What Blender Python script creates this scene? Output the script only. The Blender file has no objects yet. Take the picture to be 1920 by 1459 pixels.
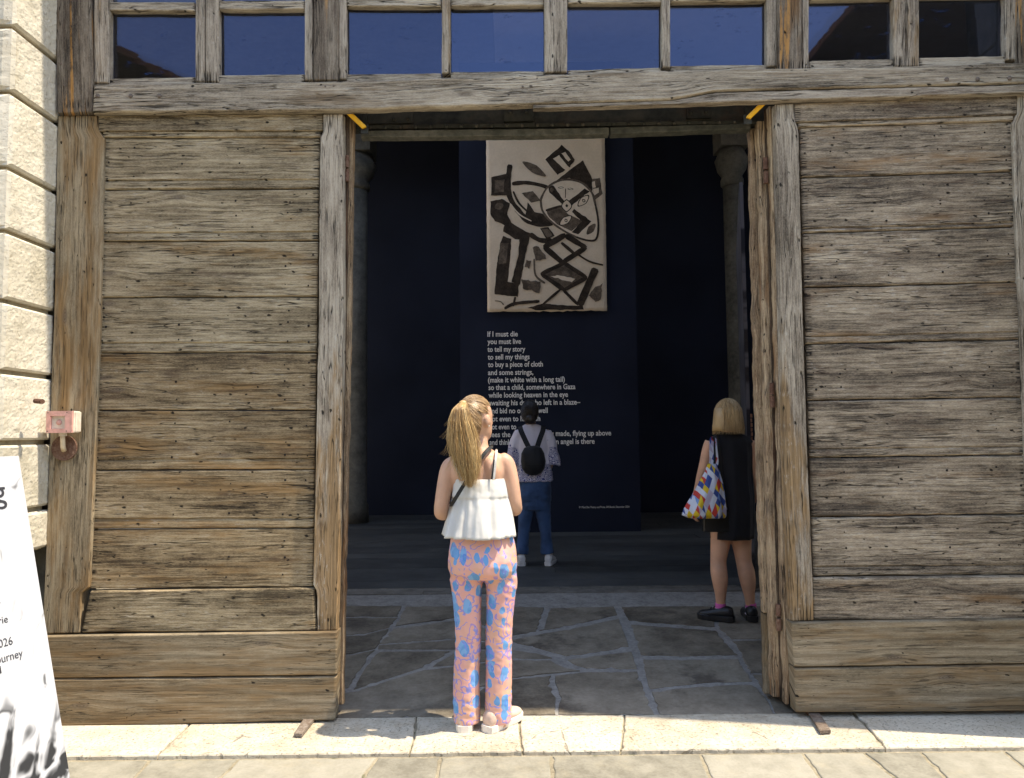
import bpy, bmesh, math, random
from math import sin, cos, pi, radians, sqrt, floor
from mathutils import Vector, Matrix, noise
random.seed(7)
S = bpy.context.scene
COL = S.collection

# ------------------------------------------------------------------ camera, sky, sun, exposure
CAM_H, FPX, PITCH, ROLL = 1.42, 1337.0, 3.6, -0.6
CAM_R = Matrix.Rotation(radians(90 + PITCH), 3, 'X') @ Matrix.Rotation(radians(ROLL), 3, 'Z')
cam = bpy.data.cameras.new('camera')
cam.sensor_fit = 'HORIZONTAL'; cam.sensor_width = 36.0; cam.lens = 36.0 * FPX / 1920.0
cam.clip_start = 0.05; cam.clip_end = 500
camo = bpy.data.objects.new('camera', cam); COL.objects.link(camo)
camo.matrix_world = Matrix.Translation((0, 0, CAM_H)) @ CAM_R.to_4x4()
S.camera = camo

SUN_EL, SUN_AZ = 66.0, 9.5           # sun stands to the right, a little in front of the facade
sdir = Vector((cos(radians(SUN_EL)) * cos(radians(SUN_AZ)), -cos(radians(SUN_EL)) * sin(radians(SUN_AZ)), sin(radians(SUN_EL))))
world = bpy.data.worlds.new('World'); S.world = world; world.use_nodes = True
wn = world.node_tree; bg = wn.nodes['Background']
sky = wn.nodes.new('ShaderNodeTexSky'); sky.sky_type = 'NISHITA'; sky.sun_disc = False
sky.sun_elevation = radians(SUN_EL); sky.sun_rotation = radians(90 + SUN_AZ)
sky.air_density = 1.0; sky.dust_density = 0.6; sky.ozone_density = 1.5
wn.links.new(sky.outputs[0], bg.inputs[0]); bg.inputs[1].default_value = 0.15
sl = bpy.data.lights.new('sun', 'SUN'); sl.energy = 2.0; sl.angle = radians(0.53); sl.color = (1.0, 0.95, 0.86)
so = bpy.data.objects.new('sun', sl); COL.objects.link(so)
so.rotation_euler = (-sdir).to_track_quat('-Z', 'Y').to_euler()
S.view_settings.view_transform = 'Standard'; S.view_settings.look = 'None'
S.view_settings.gamma = 1.0; S.view_settings.use_curve_mapping = False
S.view_settings.exposure = 2.0
S.view_settings.use_white_balance = True; S.view_settings.white_balance_temperature = 7600; S.view_settings.white_balance_tint = 10
S.render.engine = 'CYCLES'
S.cycles.use_denoising = True
S.cycles.max_bounces = 10; S.cycles.diffuse_bounces = 6; S.cycles.sample_clamp_indirect = 8.0

# ------------------------------------------------------------------ measuring the place: photo pixel -> point on a real plane
O = Vector((0, 0, CAM_H))
def ray(px, py): return CAM_R @ Vector(((px - 960) / FPX, -(py - 729.5) / FPX, -1))
def P(px, py, Y):
    d = ray(px, py); return O + d * (Y / d.y)
def PL(px, py, p0, n):
    d = ray(px, py); return O + d * ((p0 - O).dot(n) / d.dot(n))
def G(px, py, z=0.0): return PL(px, py, Vector((0, 0, z)), Vector((0, 0, 1)))
SLOPE_Y0, SLOPE_Y1, HALL_Z = 3.66, 5.95, 0.12      # the stone floor rises a little towards the hall
def GS(px, py):
    k = HALL_Z / (SLOPE_Y1 - SLOPE_Y0)
    return PL(px, py, Vector((0, SLOPE_Y0, 0)), Vector((0, -k, 1)).normalized())

# ------------------------------------------------------------------ object helpers
def tag(o, label=None, cat=None, group=None, kind=None):
    if label: o['label'] = label
    if cat: o['category'] = cat
    if group: o['group'] = group
    if kind: o['kind'] = kind
    return o
WORLD = set()
def empty(name, loc=(0, 0, 0), rz=0, world=False, **k):
    o = bpy.data.objects.new(name, None); COL.objects.link(o)
    if world: WORLD.add(o.name)
    o.location = loc; o.rotation_euler = (0, 0, rz); o.empty_display_size = .1
    return tag(o, **k)
def link(name, me, mat=None, parent=None):
    o = bpy.data.objects.new(name, me); COL.objects.link(o)
    if mat is not None and not me.materials: me.materials.append(mat)
    if parent is not None:
        o.parent = parent
        if parent.name in WORLD: o.matrix_parent_inverse = Matrix.Translation(-parent.location)
    return o
def obj(name, V, Fc, mat=None, parent=None, uv=None, rel=None, smooth=False, rnd=None):
    """V are in the parent's local space"""
    me = bpy.data.meshes.new(name); me.from_pydata([tuple(v) for v in V], [], Fc)
    for lname, data in (('UVMap', uv), ('rel', rel)):
        if data is not None:
            l = me.uv_layers.new(name=lname)
            for lp in me.loops: l.data[lp.index].uv = data[lp.vertex_index]
    if rnd is not None:
        at = me.attributes.new('rnd', 'FLOAT', 'POINT')
        at.data.foreach_set('value', rnd)
    if smooth: me.polygons.foreach_set('use_smooth', [True] * len(me.polygons))
    me.update()
    return link(name, me, mat, parent)
def boxv(x0, x1, y0, y1, z0, z1):
    V = [Vector((x, y, z)) for x in (x0, x1) for y in (y0, y1) for z in (z0, z1)]
    Fc = [(0, 1, 3, 2), (4, 6, 7, 5), (0, 4, 5, 1), (2, 3, 7, 6), (0, 2, 6, 4), (1, 5, 7, 3)]
    return V, Fc
def box(name, b, mat, parent=None, bev=0.0, **k):
    V, Fc = boxv(*b)
    if bev <= 0: return obj(name, V, Fc, mat, parent, **k)
    bm = bmesh.new(); vs = [bm.verts.new(v) for v in V]
    for f in Fc: bm.faces.new([vs[i] for i in f])
    bmesh.ops.bevel(bm, geom=bm.edges[:], offset=bev, segments=2, affect='EDGES', profile=.6)
    me = bpy.data.meshes.new(name); bm.to_mesh(me); bm.free()
    return link(name, me, mat, parent)
class MB:
    """collects shapes into one mesh"""
    def __init__(s): s.V = []; s.F = []; s.R = []
    def add(s, V, Fc, r=0.0):
        n = len(s.V); s.V += [Vector(v) for v in V]; s.F += [tuple(i + n for i in f) for f in Fc]; s.R += [r] * len(V); return s
    def build(s, name, mat, parent=None, smooth=False, rnd=False):
        return obj(name, s.V, s.F, mat, parent, smooth=smooth, rnd=s.R if rnd else None)
def loft(rings, n=24, cap=True, fn=None):
    """rings: (center, rx, ry[, X axis, Y axis]) -> closed tube"""
    V = []; Fc = []
    for k, r in enumerate(rings):
        c = Vector(r[0]); ax = Vector(r[3]) if len(r) > 3 else Vector((1, 0, 0)); ay = Vector(r[4]) if len(r) > 4 else Vector((0, 1, 0))
        for i in range(n):
            a = 2 * pi * i / n
            m = fn(a, k / (len(rings) - 1)) if fn else 1.0
            V.append(c + ax * (r[1] * cos(a) * m) + ay * (r[2] * sin(a) * m))
    for k in range(len(rings) - 1):
        for i in range(n):
            j = (i + 1) % n
            Fc.append((k * n + i, k * n + j, (k + 1) * n + j, (k + 1) * n + i))
    if cap:
        Fc.append(tuple(range(n - 1, -1, -1))); Fc.append(tuple((len(rings) - 1) * n + i for i in range(n)))
    return V, Fc
def tube(path, radii, n=10, flat=1.0, cap=True):
    path = [Vector(p) for p in path]
    if not hasattr(radii, '__len__'): radii = [radii] * len(path)
    rings = []; prev = None
    for i, p in enumerate(path):
        t = (path[min(i + 1, len(path) - 1)] - path[max(i - 1, 0)])
        t = t.normalized() if t.length > 1e-9 else Vector((0, 0, 1))
        if prev is None:
            ref = Vector((1, 0, 0)) if abs(t.x) < .9 else Vector((0, 1, 0))
            ax = (ref - t * ref.dot(t)).normalized()
        else: ax = (prev - t * prev.dot(t)).normalized()
        prev = ax; ay = t.cross(ax)
        rings.append((p, radii[i], radii[i] * flat, ax, ay))
    return loft(rings, n, cap)
def smoothpath(pts, k=4):
    """Catmull-Rom through (x, y, z, r) points"""
    pts = [Vector(p) for p in pts]; out = []
    for i in range(len(pts) - 1):
        a = pts[max(i - 1, 0)]; b = pts[i]; c = pts[i + 1]; d = pts[min(i + 2, len(pts) - 1)]
        for j in range(k):
            t = j / k
            out.append(.5 * ((2 * b) + (c - a) * t + (2 * a - 5 * b + 4 * c - d) * t * t + (3 * b - a - 3 * c + d) * t ** 3))
    out.append(pts[-1]); return out
def limb(pts, n=14, k=4, flat=1.0):
    sp = smoothpath([Vector(p) for p in pts], k)
    return tube([v.to_3d() if len(v) == 3 else Vector(v[:3]) for v in sp], [v[3] for v in sp], n, flat)
def ball(c, rx, ry=None, rz=None, n=12, m=8):
    ry = rx if ry is None else ry; rz = rx if rz is None else rz; c = Vector(c)
    rings = []
    for k in range(m + 1):
        a = -pi / 2 + pi * k / m; q = max(cos(a), 1e-3)
        rings.append((c + Vector((0, 0, rz * sin(a))), rx * q, ry * q))
    return loft(rings, n)
def remesh(name, parts, voxel, mat, parent=None, it=4, fac=.5, disp=None, extra=None):
    mb = MB()
    for V, Fc in parts: mb.add(V, Fc)
    o = mb.build(name + '_tmp', mat)
    md = o.modifiers.new('r', 'REMESH'); md.mode = 'VOXEL'; md.voxel_size = voxel; md.use_smooth_shade = True
    ms = o.modifiers.new('s', 'SMOOTH'); ms.factor = fac; ms.iterations = it
    dg = bpy.context.evaluated_depsgraph_get()
    me = bpy.data.meshes.new_from_object(o.evaluated_get(dg))
    old = o.data; bpy.data.objects.remove(o); bpy.data.meshes.remove(old)
    if disp:
        nn = [v.normal.copy() for v in me.vertices]
        for v, q in zip(me.vertices, nn): v.co += q * disp(v.co, q)
    if extra:
        bm = bmesh.new(); bm.from_mesh(me)
        for V, Fc in extra:
            vs = [bm.verts.new(v) for v in V]
            for f in Fc:
                try: bm.faces.new([vs[i] for i in f])
                except ValueError: pass
        bm.to_mesh(me); bm.free()
    me.polygons.foreach_set('use_smooth', [True] * len(me.polygons))
    me.materials.clear(); me.materials.append(mat); me.name = name; me.update()
    return link(name, me, None, parent)

# ------------------------------------------------------------------ node helpers
class NT:
    def __init__(s, name, rough=.8, spec=.3):
        s.m = bpy.data.materials.new(name); s.m.use_nodes = True; s.t = s.m.node_tree
        s.b = s.t.nodes['Principled BSDF']; s.b.inputs['Roughness'].default_value = rough
        s.b.inputs['Specular IOR Level'].default_value = spec
    def n(s, typ, **k):
        q = s.t.nodes.new('ShaderNode' + typ)
        for a, v in k.items(): setattr(q, a, v)
        return q
    def put(s, sock, v):
        if isinstance(v, bpy.types.NodeSocket): s.t.links.new(v, sock)
        elif v is not None:
            if isinstance(v, (tuple, list)) and len(v) == 3 and sock.type == 'RGBA': v = (*v, 1)
            sock.default_value = v
    def math(s, op, a, b=None, c=None, clamp=False):
        q = s.n('Math', operation=op, use_clamp=clamp); s.put(q.inputs[0], a); s.put(q.inputs[1], b)
        if c is not None: s.put(q.inputs[2], c)
        return q.outputs[0]
    def add(s, a, b): return s.math('ADD', a, b)
    def mul(s, a, b): return s.math('MULTIPLY', a, b)
    def sub(s, a, b): return s.math('SUBTRACT', a, b)
    def step(s, v, a, b, lo=0.0, hi=1.0):
        q = s.n('MapRange', interpolation_type='SMOOTHSTEP'); s.put(q.inputs[0], v); s.put(q.inputs[1], a); s.put(q.inputs[2], b); s.put(q.inputs[3], lo); s.put(q.inputs[4], hi); return q.outputs[0]
    def comb(s, x, y, z=0.0):
        q = s.n('CombineXYZ'); s.put(q.inputs[0], x); s.put(q.inputs[1], y); s.put(q.inputs[2], z); return q.outputs[0]
    def sep(s, v):
        q = s.n('SeparateXYZ'); s.put(q.inputs[0], v); return q.outputs
    def noise(s, v, scale=1.0, detail=3.0, rough=.5, dim='3D', dist=0.0):
        q = s.n('TexNoise', noise_dimensions=dim); s.put(q.inputs['Vector'], v); q.inputs['Scale'].default_value = scale
        q.inputs['Detail'].default_value = detail; q.inputs['Roughness'].default_value = rough; q.inputs['Distortion'].default_value = dist
        return q.outputs[0]
    def voro(s, v, scale=1.0, dim='3D', feature='F1', rnd=1.0):
        q = s.n('TexVoronoi', voronoi_dimensions=dim, feature=feature); s.put(q.inputs['Vector'], v); q.inputs['Scale'].default_value = scale
        q.inputs['Randomness'].default_value = rnd
        return q.outputs
    def mix(s, f, a, b, mode='MIX'):
        q = s.n('Mix', data_type='RGBA', blend_type=mode); s.put(q.inputs[0], f); s.put(q.inputs[6], a); s.put(q.inputs[7], b); return q.outputs[2]
    def ramp(s, f, stops, interp='LINEAR'):
        q = s.n('ValToRGB'); s.put(q.inputs[0], f); r = q.color_ramp; r.interpolation = interp
        while len(r.elements) < len(stops): r.elements.new(.5)
        for e, (p, c) in zip(r.elements, stops): e.position = p; e.color = (*c, 1)
        return q.outputs[0]
    def uv(s, name='UVMap'):
        q = s.n('UVMap'); q.uv_map = name; return q.outputs[0]
    def oc(s): return s.n('TexCoord').outputs['Object']
    def attr(s, name): q = s.n('Attribute'); q.attribute_name = name; return q.outputs['Fac']
    def orand(s): return s.n('ObjectInfo').outputs['Random']
    def scale(s, v, k):
        q = s.n('VectorMath', operation='MULTIPLY'); s.put(q.inputs[0], v); q.inputs[1].default_value = k; return q.outputs[0]
    def vadd(s, a, b):
        q = s.n('VectorMath', operation='ADD'); s.put(q.inputs[0], a); s.put(q.inputs[1], b); return q.outputs[0]
    def out(s, col=None, rough=None, bump=None, dist=.003, strength=1.0):
        if col is not None: s.put(s.b.inputs['Base Color'], col)
        if rough is not None: s.put(s.b.inputs['Roughness'], rough)
        if bump is not None:
            q = s.n('Bump'); q.inputs['Distance'].default_value = dist; q.inputs['Strength'].default_value = strength
            s.put(q.inputs['Height'], bump); s.t.links.new(q.outputs[0], s.b.inputs['Normal'])
        return s.m

def wood(name, dark, mid, light, warm, warm_lo=.5, warm_hi=.75, stain=.6, stain_col=(.06, .034, .024), fleck=.5, holes=.87, crackw=.012, fine=1.0, ring=0.0, streak=None, bumpd=.004, ends=1.0, drift=0.0, tone=.90, streak_lo=.56):
    hue = (1.04, .985, .905)
    dark, mid, light, warm = [tuple(x * tone * kk * h_ for x, h_ in zip(c, hue)) for c, kk in ((dark, .88), (mid, 1.0), (light, 1.12), (warm, 1.05))]; stain_col = tuple(x * tone for x in stain_col)
    t = NT(name, .88, .2)
    uv = t.sep(t.uv()); u, v = uv[0], uv[1]
    rel = t.sep(t.uv('rel'))
    ran = t.orand()
    w = t.sub(t.noise(t.comb(t.mul(u, 1.1), t.mul(v, 5.0)), 1, 2, .5, '2D'), .5)
    v2 = t.add(v, t.mul(w, .016))
    kn = t.voro(t.comb(t.mul(u, 1.7), t.mul(v, 5.5)), 1, '2D')
    kd = kn[0]; krnd = t.sep(kn[1])[0]
    kon = t.math('GREATER_THAN', krnd, .74)
    kmask = t.mul(t.step(kd, .03, .11, 1, 0), kon)
    v3 = t.add(v2, t.mul(t.mul(t.step(kd, .0, .34, 1, 0), kon), .022))
    fn = t.noise(t.comb(t.mul(u, 4.0), t.mul(v3, 360.0)), 1, 3, .65, '2D')
    md = t.noise(t.comb(t.mul(u, 1.3), t.mul(v3, 75.0)), 1, 4, .62, '2D')
    gr = t.noise(t.comb(t.mul(u, 11.0), t.mul(v, 46.0)), 1, 6, .75, '2D')
    big = t.noise(t.comb(t.mul(u, 1.4), t.mul(v, 7.0)), 1, 5, .6, '2D')
    big2 = t.add(t.noise(t.vadd(t.comb(t.mul(u, 1.3), t.mul(v, 9.0)), (31.7, 11.3, 0)), 1, 5, .65, '2D'), t.mul(t.sub(t.math('FRACT', t.mul(ran, 7.7)), .5), .14))
    f = t.add(t.mul(md, .40), t.add(t.mul(fn, .36 * fine), t.mul(gr, .44)))
    f = t.add(f, t.add(t.mul(t.sub(big, .5), .62), t.mul(t.sub(ran, .5), .10)))
    sp = t.noise(t.comb(t.mul(u, 70.0), t.mul(v, 430.0)), 1, 3, .7, '2D'); f = t.add(f, t.mul(t.sub(sp, .5), .42))
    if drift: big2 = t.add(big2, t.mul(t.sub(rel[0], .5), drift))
    col = t.ramp(f, [(.40, dark), (.57, mid), (.82, light)])
    col = t.mix(t.mul(t.step(big2, warm_lo, warm_hi), .85), col, t.mix(t.step(t.add(t.mul(md, .6), t.mul(fn, .4)), .3, .7), tuple(c * .45 for c in warm), warm))
    if ring:
        rg = t.math('SINE', t.mul(t.add(t.mul(v3, 1.0), t.mul(w, .06)), ring))
        col = t.mix(t.mul(t.step(rg, .2, 1.0), .35), col, tuple(c * .8 for c in dark))
    st = t.noise(t.vadd(t.comb(t.mul(u, 2.6), t.mul(v, 16.0)), (7.1, 3.3, 0)), 1, 6, .72, '2D')
    smask = t.mul(t.step(t.add(st, t.mul(t.sub(gr, .5), .35)), .55, .72), stain)
    col = t.mix(smask, col, stain_col)
    fl = t.noise(t.vadd(t.comb(t.mul(u, 16.0), t.mul(v, 70.0)), (3, 9, 0)), 1, 5, .75, '2D')
    fmask = t.mul(t.mul(t.step(fl, .58, .66), t.step(big, .45, .62)), fleck)
    col = t.mix(fmask, col, (.50, .47, .41))
    if streak:
        sx = t.noise(t.comb(t.mul(u, .7), t.mul(v, 22.0)), 1, 3, .5, '2D')
        col = t.mix(t.mul(t.step(sx, streak_lo, streak_lo + .06), t.step(gr, .3, .6, 0, .8)), col, streak)
    knc = t.ramp(t.math('FRACT', t.mul(kd, 34.0)), [(0, (.07, .05, .035)), (.6, (.19, .15, .11)), (1, (.1, .07, .05))])
    col = t.mix(t.mul(kmask, .7), col, knc)
    cn = t.noise(t.comb(t.mul(u, 1.0), t.mul(v3, 30.0)), 1, 2, .5, '2D')
    ck = t.step(t.math('ABSOLUTE', t.sub(cn, .5)), 0.0, crackw, 1, 0)
    cm = t.step(t.noise(t.vadd(t.comb(t.mul(u, 3.0), t.mul(v, 9.0)), (17, 5, 0)), 1, 2, .5, '2D'), .48, .6)
    ck = t.mul(ck, cm)
    ed = t.step(t.math('MINIMUM', rel[0], t.sub(1.0, rel[0])), .0, .045, 1, 0)
    ec = t.mul(t.step(t.noise(t.comb(t.mul(u, 4.0), t.mul(v, 190.0)), 1, 1, .5, '2D'), .58, .66), t.step(ed, .15, .7)); ec = t.mul(ec, ends)
    vo = t.voro(t.comb(t.add(t.mul(u, 13.0), t.mul(gr, .5)), t.add(t.mul(v, 23.0), t.mul(gr, .6))), 1, '2D'); vr = t.sep(vo[1])
    ho = t.mul(t.step(vo[0], t.mul(vr[0], .10), t.add(t.mul(vr[0], .10), .06), 1, 0), t.math('GREATER_THAN', vr[1], holes))
    chk = t.mul(t.step(t.noise(t.comb(t.mul(u, 7.0), t.mul(v3, 170.0)), 1, 2, .55, '2D'), .60, .68), t.step(t.noise(t.vadd(t.comb(t.mul(u, 2.2), t.mul(v, 12.0)), (9, 1, 0)), 1, 2, .5, '2D'), .42, .6))
    col = t.mix(t.mul(chk, .68), col, tuple(c * .45 for c in dark))
    c2 = t.noise(t.vadd(t.comb(t.mul(u, .8), t.mul(v2, 13.0)), (3, 44, 0)), 1, 3, .55, '2D'); ck2 = t.mul(t.step(t.math('ABSOLUTE', t.sub(c2, .5)), 0.0, crackw * .55, 1, 0), t.step(t.noise(t.vadd(t.comb(t.mul(u, 1.6), t.mul(v, 7.0)), (8, 15, 0)), 1, 2, .5, '2D'), .5, .56))
    blk = t.math('MAXIMUM', t.math('MAXIMUM', t.math('MAXIMUM', ck, ck2), ec), ho)
    col = t.mix(t.mul(blk, .93), col, (.012, .010, .008))
    h = t.add(t.mul(fn, .35), t.add(t.mul(md, .9), t.mul(gr, .35)))
    h = t.sub(t.sub(h, t.mul(blk, 1.6)), t.add(t.mul(kmask, .25), t.mul(chk, .7)))
    return t.out(col, .9, h, bumpd, 1.0)

def stone(name, a, b, c, sc=3.0, bumpd=.004, fine=60.0, stain=0.0, stain_col=(.05, .04, .03), pits=0.0, pitc=.45, rough=.85, moss=None, scratch=0.0, cracks=0.0):
    t = NT(name, rough, .25)
    p = t.n('NewGeometry').outputs['Position']
    r = t.orand(); pr = t.vadd(p, t.comb(t.mul(r, 37.0), t.mul(r, 11.0), 0))
    n1 = t.noise(pr, sc, 5, .6); n2 = t.noise(pr, fine, 4, .65); n3 = t.noise(pr, sc * 4, 4, .6)
    f = t.add(t.mul(n1, .5), t.add(t.mul(n2, .25), t.mul(n3, .3)))
    f = t.add(f, t.mul(t.sub(r, .5), .16))
    col = t.ramp(f, [(.36, a), (.52, b), (.7, c)])
    if stain:
        s1 = t.noise(t.vadd(pr, (5, 5, 5)), sc * 1.2, 6, .7)
        col = t.mix(t.mul(t.step(s1, .52, .68), stain), col, stain_col)
    h = t.add(t.mul(n2, .5), t.mul(n3, .8))
    if pits:
        pv = t.noise(t.vadd(pr, (9, 2, 4)), 70, 4, .7); pm = t.step(pv, .56, .66)
        col = t.mix(t.mul(pm, pitc), col, tuple(x * .45 for x in a)); h = t.sub(h, t.mul(pm, pits))
    if scratch:
        q = t.sep(pr); sn = t.noise(t.comb(t.mul(q[0], 6), t.mul(q[1], 60), 0), 1, 3, .6)
        col = t.mix(t.mul(t.step(sn, .6, .7), scratch), col, c)
    if cracks:
        cv = t.voro(t.vadd(pr, t.scale(t.n('TexNoise').outputs['Color'], (.0, .0, .0))), 4.0, '3D', 'DISTANCE_TO_EDGE'); cn = t.noise(t.vadd(pr, (2, 2, 2)), 3.0, 3, .6)
        ckm = t.mul(t.step(t.add(cv[0], t.mul(t.sub(n3, .5), .12)), .0, .012, 1, 0), t.step(cn, .54, .62)); col = t.mix(t.mul(ckm, cracks), col, tuple(x * .3 for x in a)); h = t.sub(h, t.mul(ckm, .8))
    if moss:
        ms = t.noise(t.vadd(pr, (1, 8, 4)), 9, 5, .7); col = t.mix(t.mul(t.step(ms, .57, .67), .8), col, moss)
    return t.out(col, rough, h, bumpd, 1.0)

def plain(name, col, rough=.6, spec=.4, var=.15, sc=20.0, bump=.0008, metal=0.0):
    t = NT(name, rough, spec); p = t.oc(); n = t.noise(p, sc, 4, .6)
    t.b.inputs['Metallic'].default_value = metal
    c = t.mix(t.step(n, .3, .7), tuple(x * (1 - var) for x in col), tuple(min(1, x * (1 + var)) for x in col))
    return t.out(c, rough, t.noise(p, sc * 5, 3, .6), bump, 1.0)
M = {}
# ------------------------------------------------------------------ materials
GD, GM, GL = (.085, .068, .046), (.26, .215, .145), (.45, .39, .28)
M['wood_left'] = wood('wood_left', GD, GM, GL, (.30, .19, .085), .50, .74, stain=.55, fleck=.35)
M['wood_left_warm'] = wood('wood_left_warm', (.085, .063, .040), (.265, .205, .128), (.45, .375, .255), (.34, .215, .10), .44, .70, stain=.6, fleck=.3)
M['wood_right'] = wood('wood_right', (.075, .063, .052), (.225, .19, .148), (.41, .36, .285), (.27, .17, .09), .55, .8, stain=.6, fleck=.5, tone=1.1)
M['wood_stile'] = wood('wood_stile', (.12, .095, .065), (.245, .205, .145), (.36, .31, .225), (.32, .20, .09), .46, .72, stain=.3, fleck=.1, holes=.93, crackw=.006, fine=1.3)
M['wood_grey'] = wood('wood_grey', (.075, .064, .054), (.23, .20, .165), (.41, .37, .315), (.34, .225, .11), .58, .8, stain=.55, fleck=.5, holes=.93, fine=1.6, bumpd=.005, drift=.0)
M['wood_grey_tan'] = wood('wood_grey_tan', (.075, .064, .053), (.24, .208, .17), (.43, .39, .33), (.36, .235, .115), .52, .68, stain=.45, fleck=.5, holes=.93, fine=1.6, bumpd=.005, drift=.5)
M['wood_beam'] = wood('wood_beam', (.10, .085, .068), (.30, .265, .215), (.47, .43, .36), (.27, .20, .13), .56, .8, stain=.3, fleck=.3, holes=.95, fine=1.4, bumpd=.006)
M['wood_post'] = wood('wood_post', (.05, .042, .036), (.16, .135, .11), (.30, .265, .22), (.26, .15, .07), .5, .75, stain=.5, fleck=.15, holes=.96, tone=.8, streak=(.46, .23, .065), streak_lo=.56)
M['wood_base'] = wood('wood_base', (.14, .115, .08), (.25, .21, .15), (.345, .30, .225), (.29, .20, .11), .44, .7, stain=.15, fleck=.1, holes=.95, crackw=.004, fine=1.0, ring=120.0, bumpd=.0025, ends=.25)
M['wood_leaf'] = wood('wood_leaf', (.11, .07, .045), (.29, .21, .14), (.47, .375, .265), (.34, .17, .075), .5, .74, stain=.6, fleck=.15, holes=.9, fine=1.4, tone=.85)
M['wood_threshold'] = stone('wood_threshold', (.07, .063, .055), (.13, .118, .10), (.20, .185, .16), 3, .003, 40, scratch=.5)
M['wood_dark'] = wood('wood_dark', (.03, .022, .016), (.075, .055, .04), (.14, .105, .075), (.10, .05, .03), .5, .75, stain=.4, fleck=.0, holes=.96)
M['istrian'] = stone('istrian', (.36, .31, .23), (.49, .435, .34), (.57, .52, .42), 2.5, .004, 45, stain=.4, stain_col=(.42, .31, .19), pits=.7, cracks=.5)
M['pilaster_stone'] = stone('pilaster_stone', (.44, .40, .31), (.545, .50, .405), (.62, .58, .485), 2.2, .004, 55, stain=.3, stain_col=(.40, .34, .235), pits=.35, pitc=.18)
M['pilaster_joint'] = stone('pilaster_joint', (.16, .12, .07), (.30, .24, .15), (.38, .32, .22), 6, .006, 40)
M['trachyte'] = stone('trachyte', (.16, .148, .115), (.24, .225, .178), (.31, .29, .235), 3.0, .003, 70, stain=.3, stain_col=(.36, .31, .21), scratch=.2)
M['pave_joint'] = stone('pave_joint', (.12, .10, .07), (.22, .19, .13), (.32, .28, .2), 12, .006, 60, moss=(.06, .075, .03))
M['flag'] = stone('flag', (.072, .058, .041), (.155, .131, .098), (.25, .216, .166), 1.8, .004, 50, stain=.85, stain_col=(.055, .043, .033), scratch=.3, rough=.7)
M['mortar'] = stone('mortar', (.10, .092, .08), (.20, .187, .168), (.285, .27, .247), 10, .002, 60, rough=.8)
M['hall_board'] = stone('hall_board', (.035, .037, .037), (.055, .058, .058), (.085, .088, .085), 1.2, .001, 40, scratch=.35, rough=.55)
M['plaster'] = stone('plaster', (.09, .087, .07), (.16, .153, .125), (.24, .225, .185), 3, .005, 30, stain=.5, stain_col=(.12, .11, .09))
M['brick'] = stone('brick', (.20, .085, .05), (.32, .14, .08), (.42, .24, .15), 9, .004, 60)
M['brick_wall'] = stone('brick_wall', (.16, .06, .035), (.25, .10, .06), (.33, .16, .10), 1.5, .006, 30)
M['roof_tile'] = stone('roof_tile', (.24, .07, .03), (.40, .13, .055), (.52, .22, .11), 3, .006, 30)
M['ground'] = stone('ground', (.30, .28, .22), (.40, .38, .31), (.50, .47, .40), 1.2, .003, 30)
def navy_mat(name, c):
    t = NT(name, .9, .15); p = t.oc(); q = t.sep(p)
    n = t.noise(t.comb(t.mul(q[0], 400), 0, t.mul(q[2], 400)), 1, 2, .6); n2 = t.noise(p, .8, 3, .5)
    col = t.mix(t.step(n2, .3, .7), tuple(x * .8 for x in c), tuple(x * 1.2 for x in c))
    return t.out(col, .9, n, .0006)
M['navy'] = navy_mat('navy', (.015, .019, .034))
M['navy_dark'] = navy_mat('navy_dark', (.014, .018, .031))
M['charcoal'] = navy_mat('charcoal', (.03, .033, .04))
M['text'] = plain('text', (.86, .83, .78), .7, .2, .03)
M['steel'] = stone('steel', (.018, .018, .015), (.045, .046, .038), (.085, .075, .06), 4, .003, 40, stain=.45, stain_col=(.075, .04, .025), rough=.65)
M['old_rail'] = stone('old_rail', (.03, .032, .026), (.065, .066, .054), (.13, .125, .105), 6, .006, 40, stain=.5, stain_col=(.035, .037, .028))
M['yellow'] = plain('yellow', (.80, .43, .02), .45, .5, .1)
M['rust'] = stone('rust', (.06, .03, .02), (.13, .065, .042), (.22, .14, .10), 25, .004, 80)
M['rust_bar'] = stone('rust_bar', (.09, .06, .045), (.17, .13, .10), (.30, .26, .22), 25, .004, 80, rough=.55)
M['pink'] = plain('pink', (.62, .33, .28), .5, .5, .18, 30)
M['offwhite'] = plain('offwhite', (.66, .58, .47), .5, .4, .12, 30)
M['cream_plastic'] = plain('cream_plastic', (.62, .50, .34), .5, .4, .12, 30)
M['nail'] = plain('nail', (.018, .014, .012), .8, .2, .3, 60)
M['bolt'] = plain('bolt', (.14, .11, .09), .7, .3, .3, 60)

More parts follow.
